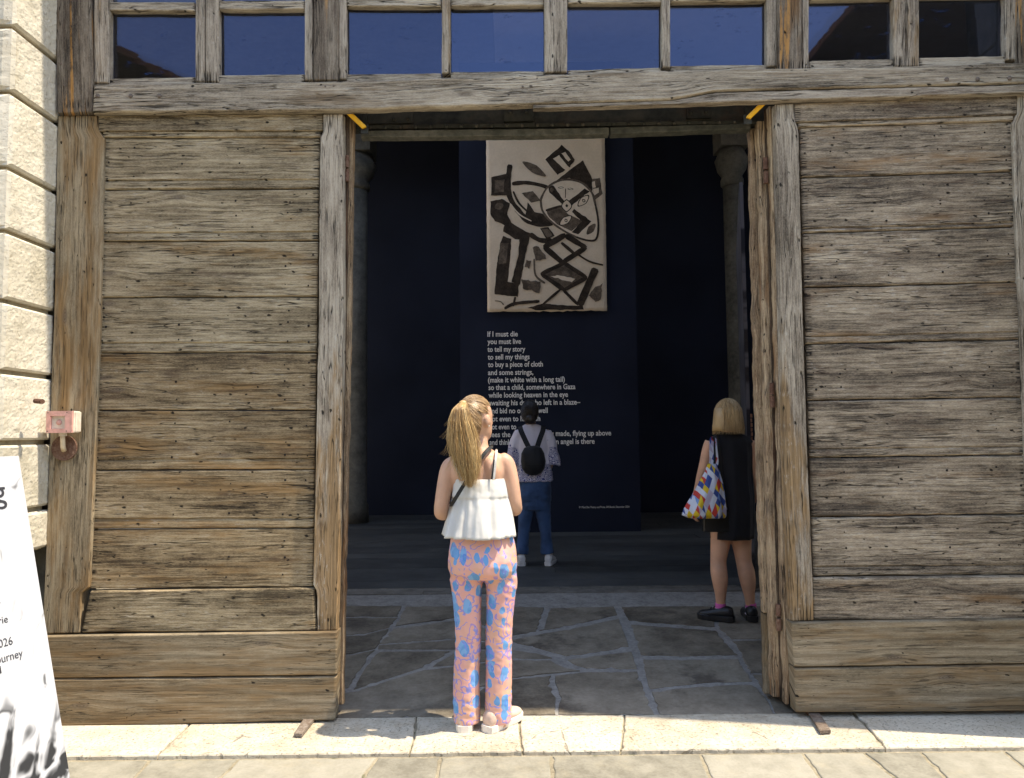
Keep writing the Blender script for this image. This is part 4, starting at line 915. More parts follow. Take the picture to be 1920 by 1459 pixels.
def cloth(name, c, rough=.8, sheen=.15, weave=500.0, var=.12, bump=.0006):
    t = NT(name, rough, .25); p = t.oc(); n = t.noise(p, 6, 3, .5)
    q = t.sep(p); wv = t.mul(t.math('SINE', t.mul(q[0], weave)), t.math('SINE', t.mul(q[2], weave)))
    t.b.inputs['Sheen Weight'].default_value = sheen
    cr = t.noise(p, 22, 4, .6)
    return t.out(t.mix(t.step(n, .3, .7), tuple(x * (1 - var) for x in c), tuple(min(1, x * (1 + var)) for x in c)), rough, t.add(t.mul(wv, .25), t.mul(cr, 3)), bump)
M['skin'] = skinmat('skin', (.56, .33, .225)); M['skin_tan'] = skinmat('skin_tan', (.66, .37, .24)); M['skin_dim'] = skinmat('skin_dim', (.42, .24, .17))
M['hair_gold'] = hairmat('hair_gold', ((.20, .11, .04), (.42, .26, .10), (.60, .42, .20))); M['hair_brown'] = hairmat('hair_brown', ((.13, .075, .035), (.28, .17, .08), (.48, .32, .17)))
M['hair_blonde'] = hairmat('hair_blonde', ((.30, .18, .08), (.62, .43, .21), (.82, .64, .38))); M['hair_dark'] = hairmat('hair_dark', ((.012, .009, .007), (.025, .018, .014), (.05, .036, .027)))
M['cotton'] = cloth('cotton', (.60, .585, .54), .75, .2, 700, .04, .002); M['black_cloth'] = cloth('black_cloth', (.012, .012, .015), .85, .1); M['denim'] = cloth('denim', (.035, .075, .17), .8, .1, 900, .35, .0015)
M['nylon'] = cloth('nylon', (.010, .010, .012), .6, .1, 600, .1); M['leather'] = plain('leather', (.012, .012, .012), .35, .5, .2, 40); M['strap'] = plain('strap', (.018, .018, .018), .6, .3, .1)
M['sneaker'] = plain('sneaker', (.58, .42, .33), .7, .3, .1); M['sole'] = plain('sole', (.72, .66, .58), .65, .3, .08); M['sneaker_white'] = plain('sneaker_white', (.62, .60, .60), .7, .3, .12); M['black_shoe'] = plain('black_shoe', (.014, .014, .015), .4, .5, .2)
M['pink_sock'] = plain('pink_sock', (.62, .13, .36), .85, .2, .1); M['white_sock'] = plain('white_sock', (.68, .60, .68), .85, .2, .1); M['eye'] = plain('eye', (.05, .035, .03), .2, .5, .1); M['lips'] = plain('lips', (.45, .17, .15), .5, .4, .1)
def trousersmat():
    t = NT('printed_trousers', .6, .3); p = t.oc(); q = t.sep(p)
    # wrap the print round the body: x against y by angle
    wob = t.noise(p, 18, 2, .5); pw = t.vadd(t.scale(p, (1.0, .75, 1.0)), t.scale(t.n('TexNoise').outputs['Color'], (0, 0, 0)))
    ww = t.sub(wob, .5); pd = t.vadd(pw, t.comb(t.mul(ww, .035), 0, t.mul(ww, -.03)))
    base = t.mix(t.step(t.noise(p, 9, 2, .5), .35, .65), (.70, .39, .27), (.72, .37, .32))
    v1 = t.voro(t.scale(pd, (17, 10, 11)), 1); d1, r1 = v1[0], t.sep(v1[1])[0]
    blob = t.mul(t.step(d1, .43, .46, 1, 0), t.math('GREATER_THAN', r1, .44)); col = t.mix(blob, base, t.mix(t.step(wob, .45, .55), (.10, .29, .58), (.19, .39, .66)))
    inner = t.mul(t.step(t.math('ABSOLUTE', t.sub(d1, .17)), .02, .04, 1, 0), t.math('GREATER_THAN', r1, .70)); col = t.mix(t.mul(inner, .7), col, (.08, .20, .62))
    ring = t.mul(t.step(t.math('ABSOLUTE', t.sub(d1, .34)), .025, .045, 1, 0), t.math('LESS_THAN', r1, .42)); col = t.mix(t.mul(ring, .8), col, (.35, .22, .55))
    sq = t.step(t.math('ABSOLUTE', t.sub(t.noise(t.vadd(pd, (4, 2, 1)), 24, 1, .4), .5)), .022, .04, 1, 0); sm_ = t.step(t.noise(t.vadd(p, (1, 5, 3)), 24, 1, .4), .44, .5); col = t.mix(t.mul(t.mul(sq, sm_), .85), col, (.20, .25, .62))
    v3 = t.voro(t.vadd(t.scale(pd, (26, 15, 15)), (7, 3, 5)), 1); b3 = t.mul(t.step(v3[0], .34, .38, 1, 0), t.math('GREATER_THAN', t.sep(v3[1])[0], .66)); col = t.mix(b3, col, (.13, .33, .62))
    v2 = t.voro(t.vadd(t.scale(pd, (28, 18, 26)), (3, 3, 3)), 1); dot = t.mul(t.step(v2[0], .17, .22, 1, 0), t.math('GREATER_THAN', t.sep(v2[1])[1], .62)); col = t.mix(dot, col, (.18, .36, .74))
    return t.out(col, .55, t.noise(p, 30, 3, .5), .002)
M['trousers'] = trousersmat()
def blousemat():
    t = NT('embroidered_blouse', .85, .2); p = t.oc(); q = t.sep(p); z = q[2]; x = q[0]
    v = t.voro(t.scale(p, (30, 22, 30)), 1); d = v[0]
    pat = t.step(t.math('SINE', t.mul(d, 26.0)), -.1, .35)
    hem = t.step(z, .90, 1.08, 1, 0); sl = t.mul(t.step(t.math('ABSOLUTE', x), .11, .18), t.step(z, 1.08, 1.26, 1, 0))
    m = t.mul(pat, t.math('MAXIMUM', hem, sl))
    m = t.mul(t.step(t.add(t.math('MAXIMUM', hem, sl), t.mul(t.sub(t.noise(p, 14, 2, .5), .5), .9)), .45, .6), pat)
    fl = t.voro(t.scale(p, (13, 8, 11)), 1); f2 = t.mul(t.step(fl[0], .10, .14, 1, 0), t.math('GREATER_THAN', t.sep(fl[1])[0], .5))
    return t.out(t.mix(t.math('MAXIMUM', m, f2), (.66, .62, .70), (.03, .04, .19)), .85, t.noise(p, 18, 4, .6), .006)
M['blouse'] = blousemat()
def totemat():
    t = NT('triangle_print', .65, .3); p = t.oc(); q = t.sep(p)
    u = t.mul(t.add(q[0], t.mul(q[2], .18)), 24.0); v = t.mul(t.sub(q[2], t.mul(q[0], .1)), 15.0)
    a = t.math('FLOOR', t.add(u, v)); b = t.math('FLOOR', t.sub(u, v)); c = t.math('FLOOR', u)
    w = t.n('TexWhiteNoise'); t.put(w.inputs['Vector'], t.comb(a, b, c))
    col = t.ramp(w.outputs[0], [(0, (.62, .66, .76)), (.30, (.04, .08, .30)), (.54, (.55, .05, .04)), (.68, (.72, .50, .03)), (.80, (.50, .44, .56)), (.92, (.16, .30, .62))], 'CONSTANT')
    return t.out(col, .65, t.noise(p, 12, 3, .5), .004)
M['tote'] = totemat()

def head(c, size, yaw, tilt=0.0):
    """head surface pieces round the point c (mid skull), facing +y turned by yaw"""
    k = size / .225; Rm = Matrix.Rotation(yaw, 3, 'Z') @ Matrix.Rotation(tilt, 3, 'X'); out = []
    rg = [(0, .045, .018, .02), (.012, .04, .038, .045), (.04, .022, .054, .072), (.075, .006, .064, .088), (.105, .0, .071, .096), (.135, -.004, .075, .1), (.165, -.008, .073, .097), (.192, -.011, .063, .084), (.212, -.013, .043, .058), (.225, -.013, .012, .018)]
    def tr(VF): return ([c + Rm @ ((Vector(v) - Vector((0, 0, .115))) * k) for v in VF[0]], VF[1])
    out.append(tr(loft([((0, cy, z), rx, ry) for z, cy, rx, ry in rg], 24)))
    out.append(tr(limb([(0, .094, .128, .007), (0, .108, .105, .011), (0, .112, .088, .014), (0, .10, .078, .010)], 10)))
    for s in (-1, 1):
        out.append(tr(ball((s * .080, -.006, .105), .013, .022, .034, 12, 8)))
    ex = [tr(ball((s * .03, .092, .125), .011, .008, .008, 10, 6)) for s in (-1, 1)]; lp = tr(ball((0, .094, .058), .022, .008, .007, 12, 6))
    return out, ex, lp, Rm, k
def hand(w, d, up, r=.9):
    """palm and five bent fingers from the wrist w along d, palm facing 'up'"""
    d = Vector(d).normalized(); up = Vector(up); up = (up - d * up.dot(d)).normalized(); s = d.cross(up); w = Vector(w); o = []
    o.append(loft([(w, .022 * r, .016 * r, s, up), (w + d * .03 * r, .034 * r, .015 * r, s, up), (w + d * .075 * r, .04 * r, .014 * r, s, up), (w + d * .09 * r, .036 * r, .010 * r, s, up)], 14))
    for k, (off, ln) in enumerate(((-.03, .060), (-.01, .073), (.01, .078), (.03, .070))):
        b = w + d * .085 * r + s * off * r
        o.append(tube([b - d * .01, b + d * ln * .4 * r + up * .004, b + d * ln * .72 * r + up * .018, b + d * ln * .85 * r + up * .036], [.0085 * r, .0085 * r, .0078 * r, .006 * r], 8))
    b = w + d * .03 * r + s * .03 * r
    o.append(tube([b, b + d * .022 * r + s * .02 * r + up * .006, b + d * .048 * r + s * .026 * r + up * .016, b + d * .062 * r + s * .02 * r + up * .022], [.012 * r, .0105 * r, .009 * r, .007 * r], 8))
    return o
def strands(paths, rad, mb, n=3, r0=None):
    for pth in paths:
        rr = [rad * (1 - .75 * (i / (len(pth) - 1)) ** 2) for i in range(len(pth))]
        V, Fc = tube(pth, rr, n, cap=False); mb.add(V, Fc, random.random() if r0 is None else r0)
def shoe(name, parent, pos, yaw, ln, mu, msole, wid=.095, hgt=.085, sole=.03):
    c, s = cos(yaw), sin(yaw); tr = lambda V: [Vector(pos) + Vector((v.x * c - v.y * s, v.x * s + v.y * c, v.z)) for v in V]
    k = ln / .26; w = wid / 2
    def rings(z0, grow, prof):
        r = []
        for y, ww, h in prof: r.append((Vector((0, y * k, z0 + h / 2)), w * ww * grow, h / 2, Vector((1, 0, 0)), Vector((0, 0, 1))))
        return r
    up = rings(sole * .6, 1.0, [(-.075, .45, hgt * .55), (-.068, .72, hgt * .9), (-.04, .84, hgt * 1.05), (0, .84, hgt * .98), (.05, .88, hgt * .8), (.10, 1.0, hgt * .62), (.145, .92, hgt * .5), (.172, .62, hgt * .4), (.18, .3, hgt * .2)])
    V, Fc = loft(up, 18); o = obj(name, tr(V), Fc, mu, parent, smooth=True)
    outl = [(-.084, .35), (-.078, .68), (-.05, .86), (0, .84), (.05, .9), (.10, 1.04), (.145, .98), (.175, .7), (.187, .35)]
    V = []; 
    for z, g in ((0, .95), (.004, 1.0), (sole, 1.04), (sole + .003, .96)):
        V += [Vector((w * ww * g, y * k, z)) for y, ww in outl] + [Vector((-w * ww * g, y * k, z)) for y, ww in reversed(outl)]
    m = 2 * len(outl); Fc = [(a * m + i, a * m + (i + 1) % m, (a + 1) * m + (i + 1) % m, (a + 1) * m + i) for a in range(3) for i in range(m)] + [tuple(range(m - 1, -1, -1)), tuple(3 * m + i for i in range(m))]
    obj('sole', tr(V), Fc, msole, o, smooth=False)
    for q in (.035, .06, .085): obj('lace', *[tr(tube([Vector((-.02, q * k, sole * .6 + hgt * (1.06 - q * 3.6))), Vector((0, q * k, sole * .6 + hgt * (1.11 - q * 3.6))), Vector((.02, q * k, sole * .6 + hgt * (1.06 - q * 3.6)))], .003, 6)[0]), tube([(0, 0, 0), (0, 0, 1), (0, 0, 2)], .003, 6)[1]], msole, o)
    return o
def figure(name, gp, lab, grp='visitors'):
    r = empty(name, gp, label=lab, cat='person', group=grp)
    def L(px, py, dy=0.0): return P(px, py, gp.y + dy) - gp
    def ring(cx, y, hw, ry, dy=0.0, cyo=0.0):
        c = L(cx, y, dy); return (Vector((c.x, dy + cyo, c.z)), (L(cx + hw, y, dy) - c).length, ry)
    return r, L, ring
def lb(L, pts): return limb([(*L(a, b, dy), r) for a, b, dy, r in pts])
def nfold(amp, k=2.6, pw=1.1): return lambda a, t: 1 + amp * (t ** pw) * (noise.noise((cos(a) * k, sin(a) * k, t * .5)) + .8 * noise.noise((cos(a) * k * 2.3, sin(a) * k * 2.3, 4 + t * .6)) + .35 * noise.noise((cos(a) * k * 5, sin(a) * k * 5, 9 + t)))
def fold(k1, a1, k2, a2, ph=0.0, pw=1.6): return lambda a, t: 1 + (t ** pw) * (a1 * sin(k1 * a + ph + 1.4 * sin(2 * a)) + a2 * sin(k2 * a + 2.1 * ph + 1.1 * sin(3 * a)))
def dense(rg, k=4):
    out = []
    for a, b in zip(rg, rg[1:]):
        for j in range(k):
            t = j / k; out.append((a[0].lerp(b[0], t), a[1] + (b[1] - a[1]) * t, a[2] + (b[2] - a[2]) * t))
    return out + [rg[-1]]

# --- person in the camisole, on the step
g1 = G(905, 1364)
p1, L, ring = figure('person', g1, 'person with a long blond ponytail, white camisole and printed trousers on the step')
hc = L(893, 786); hd, eyes, lips, Rm, hk = head(hc, .222, radians(-38), radians(4))
torso = loft(dense([ring(897, 838, 18, .05), ring(896, 845, 30, .058), ring(895, 852, 44, .066), ring(895, 860, 51, .074), ring(895, 868, 54, .082), ring(896, 885, 55, .092), ring(898, 910, 47, .098), ring(901, 945, 42, .098), ring(903, 980, 42, .095), ring(904, 1010, 55, .11), ring(905, 1040, 58, .115)], 3), 28)
neck = lb(L, [(898, 852, .0, .056), (897, 835, .005, .050), (894, 815, .01, .050), (893, 795, .01, .05)])
la = lb(L, [(855, 868, 0, .040), (843, 876, 0, .043), (836, 900, -.01, .041), (831, 930, -.015, .039), (827, 955, -.012, .036), (830, 963, .03, .035), (852, 954, .16, .033), (868, 948, .24, .025)])
ra = lb(L, [(938, 862, 0, .040), (949, 869, 0, .043), (957, 895, -.01, .040), (962, 925, -.015, .038), (966, 948, -.012, .035), (964, 955, .03, .035), (943, 946, .16, .032), (925, 940, .24, .025)])
sb_ = [lb(L, [(880, 862, -.055, .03), (872, 885, -.07, .035), (876, 910, -.06, .03)]), lb(L, [(915, 860, -.055, .03), (922, 882, -.07, .035), (920, 908, -.06, .03)])]
hands = hand(L(868, 948, .24), (.5, .8, .2), (0, 0, 1)) + hand(L(925, 940, .24), (-.5, .8, .2), (0, 0, 1))
legs_in = [lb(L, [(876, 1320, 0, .045), (874, 1350, 0, .036), (872, 1362, .0, .034)]), lb(L, [(934, 1320, 0, .045), (936, 1350, 0, .036), (938, 1362, .0, .034)])]
remesh('body', hd + [torso, neck, la, ra] + sb_, .0085, M['skin'], p1, 5, .5, extra=hands)
for e in eyes: obj('eye', *e, M['eye'], p1, smooth=True)
obj('lips', *lips, M['lips'], p1, smooth=True)
for q in legs_in: obj('ankle', *q, M['skin'], p1, smooth=True)
hips = loft(dense([ring(904, 985, 46, .105), ring(904, 1003, 58, .122), ring(905, 1030, 63, .135, 0, -.008), ring(905, 1055, 65, .142, 0, -.012), ring(905, 1068, 64, .138, 0, -.010), ring(906, 1080, 58, .12)], 3), 36)
but = [ball(L(882, 1052, -.055), .082, .085, .085), ball(L(930, 1052, -.055), .082, .085, .085)]
ll = lb(L, [(878, 1062, 0, .086), (874.5, 1088, 0, .081), (875.5, 1115, 0, .0735), (877, 1160, 0, .0665), (878, 1205, .0, .064), (875, 1250, 0, .064), (874.5, 1300, 0, .066), (876, 1353, 0, .066)])
rl_ = lb(L, [(933, 1062, 0, .086), (940, 1088, 0, .081), (939, 1115, 0, .0735), (936.5, 1160, 0, .067), (935, 1205, .0, .066), (935.5, 1250, 0, .065), (934.5, 1300, 0, .066), (934, 1353, 0, .065)])
def wr(co, n):
    z = co.z; a = .0012
    if .62 < z < .80: a += .004 * (1 - abs(z - .71) / .09)
    if .30 < z < .52: a += .0022
    if z < .2: a += .0015
    return a * (noise.noise((co.x * 14, co.y * 10, z * 42 + co.x * 18)) + .35 * noise.noise((co.x * 8, co.y * 8, z * 18))) * 1.1
remesh('trousers', [hips, ll, rl_] + but, .0062, M['trousers'], p1, 10, .5, disp=wr)
V, Fc = loft(dense([ring(900, 897, 48, .108, 0, -.004), ring(900, 903, 49, .112, 0, -.006), ring(900, 929, 52, .118, 0, -.010), ring(900, 932, 51, .116, 0, -.010), ring(900, 955, 56, .13, 0, -.014), ring(899, 980, 61, .145, 0, -.018), ring(899, 1003, 65, .158, 0, -.02)], 5), 110, cap=False, fn=nfold(.22, 2.9, .85))
def crease(V, amp, sx, sz):
    out = []
    for v in V:
        out.append(Vector((v.x, v.y + amp * noise.noise((v.x * sx, 1, v.z * sz)) + amp * .6 * noise.noise((v.x * sx * 2.3, 5, v.z * sz * 2)), v.z)))
    return out
o = obj('camisole', crease(V, .006, 22, 9), Fc, M['cotton'], p1, smooth=True); sm = o.modifiers.new('thickness', 'SOLIDIFY'); sm.thickness = .0025
def ribbon(name, pts, w, mat, parent, up=(0, -1, 0), th=.003):
    sp = smoothpath([Vector(p) for p in pts], 6); V = []; n = len(sp); up = Vector(up)
    for i, p in enumerate(sp):
        t = (sp[min(i + 1, n - 1)] - sp[max(i - 1, 0)]).normalized(); s = t.cross(up).normalized(); q = s.cross(t).normalized()
        V += [p + s * w / 2 + q * th / 2, p - s * w / 2 + q * th / 2, p - s * w / 2 - q * th / 2, p + s * w / 2 - q * th / 2]
    Fc = [(4 * i + a, 4 * i + (a + 1) % 4, 4 * i + 4 + (a + 1) % 4, 4 * i + 4 + a) for i in range(n - 1) for a in range(4)] + [(3, 2, 1, 0), (4 * n - 4, 4 * n - 3, 4 * n - 2, 4 * n - 1)]
    return obj(name, V, Fc, mat, parent)
ribbon('shoulder_strap', [L(926, 899, -.118), L(928, 880, -.112), L(930, 858, -.098), L(931, 846, -.05), L(930, 846, .02), L(926, 870, .09)], .010, M['cotton'], p1)
ribbon('shoulder_strap', [L(866, 899, -.118), L(857, 880, -.112), L(850, 862, -.092), L(850, 850, -.04), L(852, 850, .02), L(860, 870, .09)], .010, M['cotton'], p1)
ribbon('bra_strap', [L(922, 899, -.116), L(924, 885, -.113), L(927, 862, -.1)], .009, M['strap'], p1)
shoe('shoe', p1, L(871, 1366, -.0) * 1 + Vector((0, .01, -L(871, 1366).z)), radians(4), .24, M['sneaker'], M['sole'])
shoe('shoe', p1, Vector((L(936, 1366).x - .012, -.005, 0)), radians(-38), .25, M['sneaker'], M['sole'])
# hair: scalp strands drawn to the tie, then the tail
mb = MB(); tie = L(868, 757, -.075)
def onskull(a, e, sc=1.05):
    v = Vector((sin(a) * cos(e) * .078, -cos(a) * cos(e) * .102, sin(e) * .112)) * sc * hk
    return hc + Rm @ (v + Vector((0, -.010, .006)))
V, Fc = ball((0, 0, 0), .0765, .100, .108, 20, 12)
mb.add([hc + Rm @ (Vector((v.x, v.y - .013, v.z + .012)) * hk) if (v.y < -.005 or v.z > .05) else hc + Rm @ Vector((v.x * .6, v.y * .6, v.z * .6)) for v in V], Fc, .25)
for i in range(1300):
    a = random.uniform(-pi, pi); e0 = random.uniform(-.75, 1.2) if abs(a) < 1.2 else random.uniform(.12, 1.2) if abs(a) < 1.85 else random.uniform(.5, 1.2)
    if abs(a) < .9: e0 = random.uniform(-.95, 1.0)
    s0 = onskull(a, e0); pth = []
    for k in range(9):
        t = k / 8; p = s0.lerp(tie, t); q = p - (hc + Rm @ Vector((0, -.010, .006)) * hk); ql = Rm.transposed() @ q
        rr = sqrt((ql.x / .079) ** 2 + (ql.y / .103) ** 2 + (ql.z / .114) ** 2) / hk
        if rr < 1.02: p = hc + Rm @ (Vector((0, -.010, .006)) * hk) + q * (1.03 + random.uniform(0, .02)) / max(rr, .2)
        pth.append(p)
    strands([pth], .0013, mb)
mb.build('hair', M['hair_brown'], p1, smooth=True, rnd=True)
mb = MB()
core = [(868, 757, -.085, .02), (863, 766, -.13, .028), (863, 790, -.14, .04), (866, 820, -.14, .05), (871, 850, -.145, .047), (877, 882, -.15, .03), (880, 906, -.15, .010)]
V, Fc = limb([(*L(a, b, dy), r * .7) for a, b, dy, r in core], 16, 4, .6); mb.add(V, Fc, .35)
CL = [(random.uniform(0, 2 * pi), .35 + .7 * sqrt(random.random()), random.uniform(0, 6), random.random()) for _ in range(64)]
for i in range(2300):
    cl = CL[i % len(CL)]; th = cl[0] + random.gauss(0, .16); rr = min(1.1, max(0, cl[1] + random.gauss(0, .07))); ph = cl[2] + random.gauss(0, .25); ln = random.uniform(.72, 1.06); pth = []; fr = random.uniform(0, .02) * (random.random() < .4)
    kk = 13
    for k in range(kk):
        t = k / (kk - 1) * ln * (len(core) - 1); j = min(int(t), len(core) - 2); f = t - j
        c = Vector((*L(core[j][0], core[j][1], core[j][2]), core[j][3])).lerp(Vector((*L(core[j + 1][0], core[j + 1][1], core[j + 1][2]), core[j + 1][3])), f)
        tt = k / (kk - 1); R_ = c[3] * 1.1 * rr + fr * tt * 2
        wv = .010 * sin(ph + tt * 8) * tt
        pth.append(Vector((c[0] + cos(th) * R_ + wv, c[1] + sin(th) * R_ * .65, c[2] + .004 * sin(ph * 2 + tt * 7) * tt)))
    strands([pth], .0012, mb, r0=min(1, max(0, cl[3] + random.gauss(0, .12))))
for i in range(150):
    a = random.uniform(0, 2 * pi); k0 = random.choice(core[1:5]); p = L(k0[0], k0[1], k0[2]) + Vector((cos(a) * k0[3], sin(a) * k0[3] * .6, 0)); pth = [p]
    dv = Vector((cos(a) * .35 + random.uniform(-.3, .3), sin(a) * .2, -1)).normalized()
    for k in range(6): pth.append(pth[-1] + dv * .016 + Vector((.005 * sin(i + k * 1.3), 0, .002 * cos(i * 2 + k)))); dv = (dv + Vector((cos(a) * .12, 0, -.1))).normalized()
    strands([pth], .0007, mb, r0=.8)
V, Fc = ball(tie, .021, .016, .017); mb.add(V, Fc, .6)
mb.build('ponytail', M['hair_gold'], p1, smooth=True, rnd=True)
ear = Rm @ (Vector((.083, -.004, -.035)) * hk) + hc; obj('earring', *ball(ear, .005), M['sole'], p1)
cbag = empty('crossbody_bag', g1, label='black shoulder bag on a strap across the bare back of the ponytailed person', cat='bag')
ribbon('strap', [L(921, 836, .02), L(921, 838, -.045), L(912, 846, -.085), L(900, 862, -.105), L(885, 885, -.118), L(868, 912, -.135), L(852, 938, -.13), L(846, 948, -.06), L(850, 950, .06)], .018, M['strap'], cbag)
box('pouch', (L(862, 950).x - .1, L(862, 950).x + .06, .15, .22, L(862, 985).z, L(862, 945).z), M['leather'], cbag, .012)

# --- person in the black dress, just inside the right edge
g2 = GS(1372, 1163)
p2, L, ring = figure('person', g2, 'person with a blonde bob in a sleeveless black dress by the right door')
hc = L(1364, 779); hd, eyes, lips, Rm, hk = head(hc, .215, radians(12))
torso = loft(dense([ring(1366, 814, 14, .048), ring(1367, 819, 28, .06), ring(1368, 827, 38, .075), ring(1369, 845, 37, .09), ring(1370, 880, 33, .09), ring(1371, 910, 31, .09), ring(1372, 950, 35, .105), ring(1372, 990, 34, .10)], 3), 24)
neck = lb(L, [(1367, 822, 0, .054), (1366, 810, .003, .05), (1365, 796, .006, .05), (1364, 785, .008, .05)])
la = lb(L, [(1333, 829, 0, .046), (1327, 845, 0, .043), (1321, 872, 0, .040), (1315, 893, .01, .036), (1311, 912, .03, .034), (1306, 930, .05, .029), (1303, 943, .06, .024)])
ra = lb(L, [(1403, 829, 0, .046), (1409, 845, 0, .043), (1413, 872, 0, .040), (1415, 895, .01, .036), (1415, 912, .03, .034), (1413, 930, .05, .029), (1412, 943, .06, .024)])
lg = lb(L, [(1354, 985, 0, .085), (1351, 1015, 0, .072), (1348, 1040, .0, .061), (1347, 1055, 0, .057), (1348, 1072, -.012, .060), (1350, 1090, -.012, .056), (1351, 1115, 0, .040), (1351, 1138, .01, .032), (1350, 1155, .01, .032)])
rg = lb(L, [(1388, 985, 0, .085), (1390, 1015, 0, .072), (1393, 1040, .0, .060), (1395, 1055, 0, .056), (1399, 1072, -.012, .060), (1402, 1090, -.012, .056), (1405, 1115, 0, .040), (1407, 1138, .01, .032), (1408, 1155, .01, .032)])
remesh('body', hd + [torso, neck, la, ra, lg, rg], .0095, M['skin_tan'], p2, 4, .5, extra=hand(L(1303, 943, .06), (-.1, .2, -1), (.9, .3, 0)) + hand(L(1412, 943, .06), (0, .2, -1), (-.9, .3, 0)))
for e in eyes: obj('eye', *e, M['eye'], p2, smooth=True)
obj('lips', *lips, M['lips'], p2, smooth=True)
V, Fc = loft(dense([ring(1366, 811, 15, .052), ring(1367, 815, 24, .06), ring(1368, 820, 34, .072), ring(1369, 829, 40, .088, 0, -.004), ring(1369, 850, 39, .105, 0, -.006), ring(1371, 890, 36, .112), ring(1373, 930, 36.5, .125, 0, -.008), ring(1373, 965, 37, .13, 0, -.01), ring(1372, 1009, 37, .125)], 5), 72, cap=False, fn=nfold(.12, 2.4, .8))
o = obj('dress', crease(V, .007, 14, 7), Fc, M['black_cloth'], p2, smooth=True); o.modifiers.new('thickness', 'SOLIDIFY').thickness = .003
for (a, dy) in ((1351, .01), (1408, .01)):
    obj('sock', *lb(L, [(a, 1131, dy, .037), (a, 1140, dy, .038)]), M['pink_sock'], p2, smooth=True); obj('sock', *lb(L, [(a - .5, 1140, dy, .0385), (a - 1, 1156, dy, .039)]), M['white_sock'], p2, smooth=True)
floor_at = lambda y: HALL_Z * (g2.y + y - SLOPE_Y0) / (SLOPE_Y1 - SLOPE_Y0) - g2.z
shoe('shoe', p2, Vector((L(1355, 1160).x, -.01, floor_at(-.01) + .002)), radians(62), .25, M['black_shoe'], M['black_shoe'], .1, .08, .035)
shoe('shoe', p2, Vector((L(1409, 1160).x, .01, floor_at(.01) + .002)), radians(-8), .25, M['black_shoe'], M['black_shoe'], .1, .08, .035)
mb = MB(); V, Fc = ball((0, 0, 0), .084, .104, .112, 20, 12)
def bobshape(v): return v
mb.add([hc + Rm @ (Vector((v.x, min(v.y, .06) - .008, v.z + .012)) * hk) for v in V], Fc, .3)
rgs = [(765, 26, .085), (785, 29, .098), (798, 31, .10), (808, 31.5, .098)]
V, Fc = loft([(Vector((L(1364, y).x, -.022, L(1364, y).z)), (L(1364 + hw, y) - L(1364, y)).length * .94, ry * .9) for y, hw, ry in rgs], 24); mb.add(V, Fc, .3)
for i in range(2000):
    a = random.uniform(-2.35, 2.35); e0 = random.uniform(.25, 1.5); pth = []; zend = L(1364, random.uniform(800, 815)).z; wob = random.uniform(-1, 1); sc = random.uniform(.98, 1.05)
    for k in range(10):
        t = k / 9; e = e0 * (1 - t * 2.0)
        if e > 0: v = Vector((sin(a) * cos(e) * .090, -cos(a) * cos(e) * .110, sin(e) * .120)) * sc
        else:
            zz = (e / (-e0)) ; v = Vector((sin(a) * (.090 + .016 * zz), -cos(a) * (.110 + .002 * zz), 0)) * sc; v.z = (zend - hc.z) * zz
        pth.append(hc + Rm @ Vector((v.x + .003 * wob * sin(t * 6 + i), v.y - .008, v.z if e <= 0 else v.z)))
    strands([pth], .0014, mb)
mb.build('hair', M['hair_blonde'], p2, smooth=True, rnd=True)
# tote and black handbag on the left shoulder
tb = empty('tote_bag', g2 + L(1328, 960, -.12), label='tote bag with red, blue and yellow triangle print on the left shoulder', cat='bag'); to = tb.location - g2
def q2(px, py, dy): return L(px, py, dy) - to
rg_ = [(1334, 870, 7, .02), (1336, 885, 14, .035), (1334, 900, 20, .05), (1331, 920, 26, .065), (1326, 940, 33, .08), (1323, 955, 38, .085), (1322, 966, 39, .075), (1326, 971, 32, .05)]
rr = []
for cx, y, hw, ry in rg_:
    c = q2(cx, y, -.13); rr.append((c, (q2(cx + hw, y, -.13) - c).length, ry))
V, Fc = loft(dense(rr, 4), 60, fn=lambda a, t: 1 + .07 * sin(9 * a + 1.5 * sin(2 * a)) * (.4 + t) + .03 * sin(21 * a))
obj('bag_body', crease(V, .012, 22, 10), Fc, M['tote'], tb, smooth=True)
ribbon('strap', [q2(1332, 880, -.12), q2(1334, 860, -.11), q2(1334, 835, -.085), q2(1335, 822, -.02), q2(1336, 835, .07)], .03, M['tote'], tb)
ribbon('strap', [q2(1340, 885, -.125), q2(1345, 865, -.115), q2(1344, 838, -.095), q2(1343, 821, -.02), q2(1343, 838, .07)], .018, M['tote'], tb)
hb = empty('handbag', g2 + L(1345, 985, -.1), label='plain black leather bag hanging below the printed tote', cat='bag'); ho_ = hb.location - g2
a_, b_ = L(1316, 955, -.1) - ho_, L(1372, 997, -.1) - ho_
box('bag_body', (a_.x, b_.x, -.025, .03, b_.z, a_.z), M['leather'], hb, .012)
ribbon('strap', [Vector((b_.x - .03, 0, a_.z)), L(1354, 900, -.13) - ho_, L(1350, 860, -.118) - ho_, L(1347, 830, -.1) - ho_, L(1346, 819, -.03) - ho_, L(1346, 840, .06) - ho_], .022, M['leather'], hb)

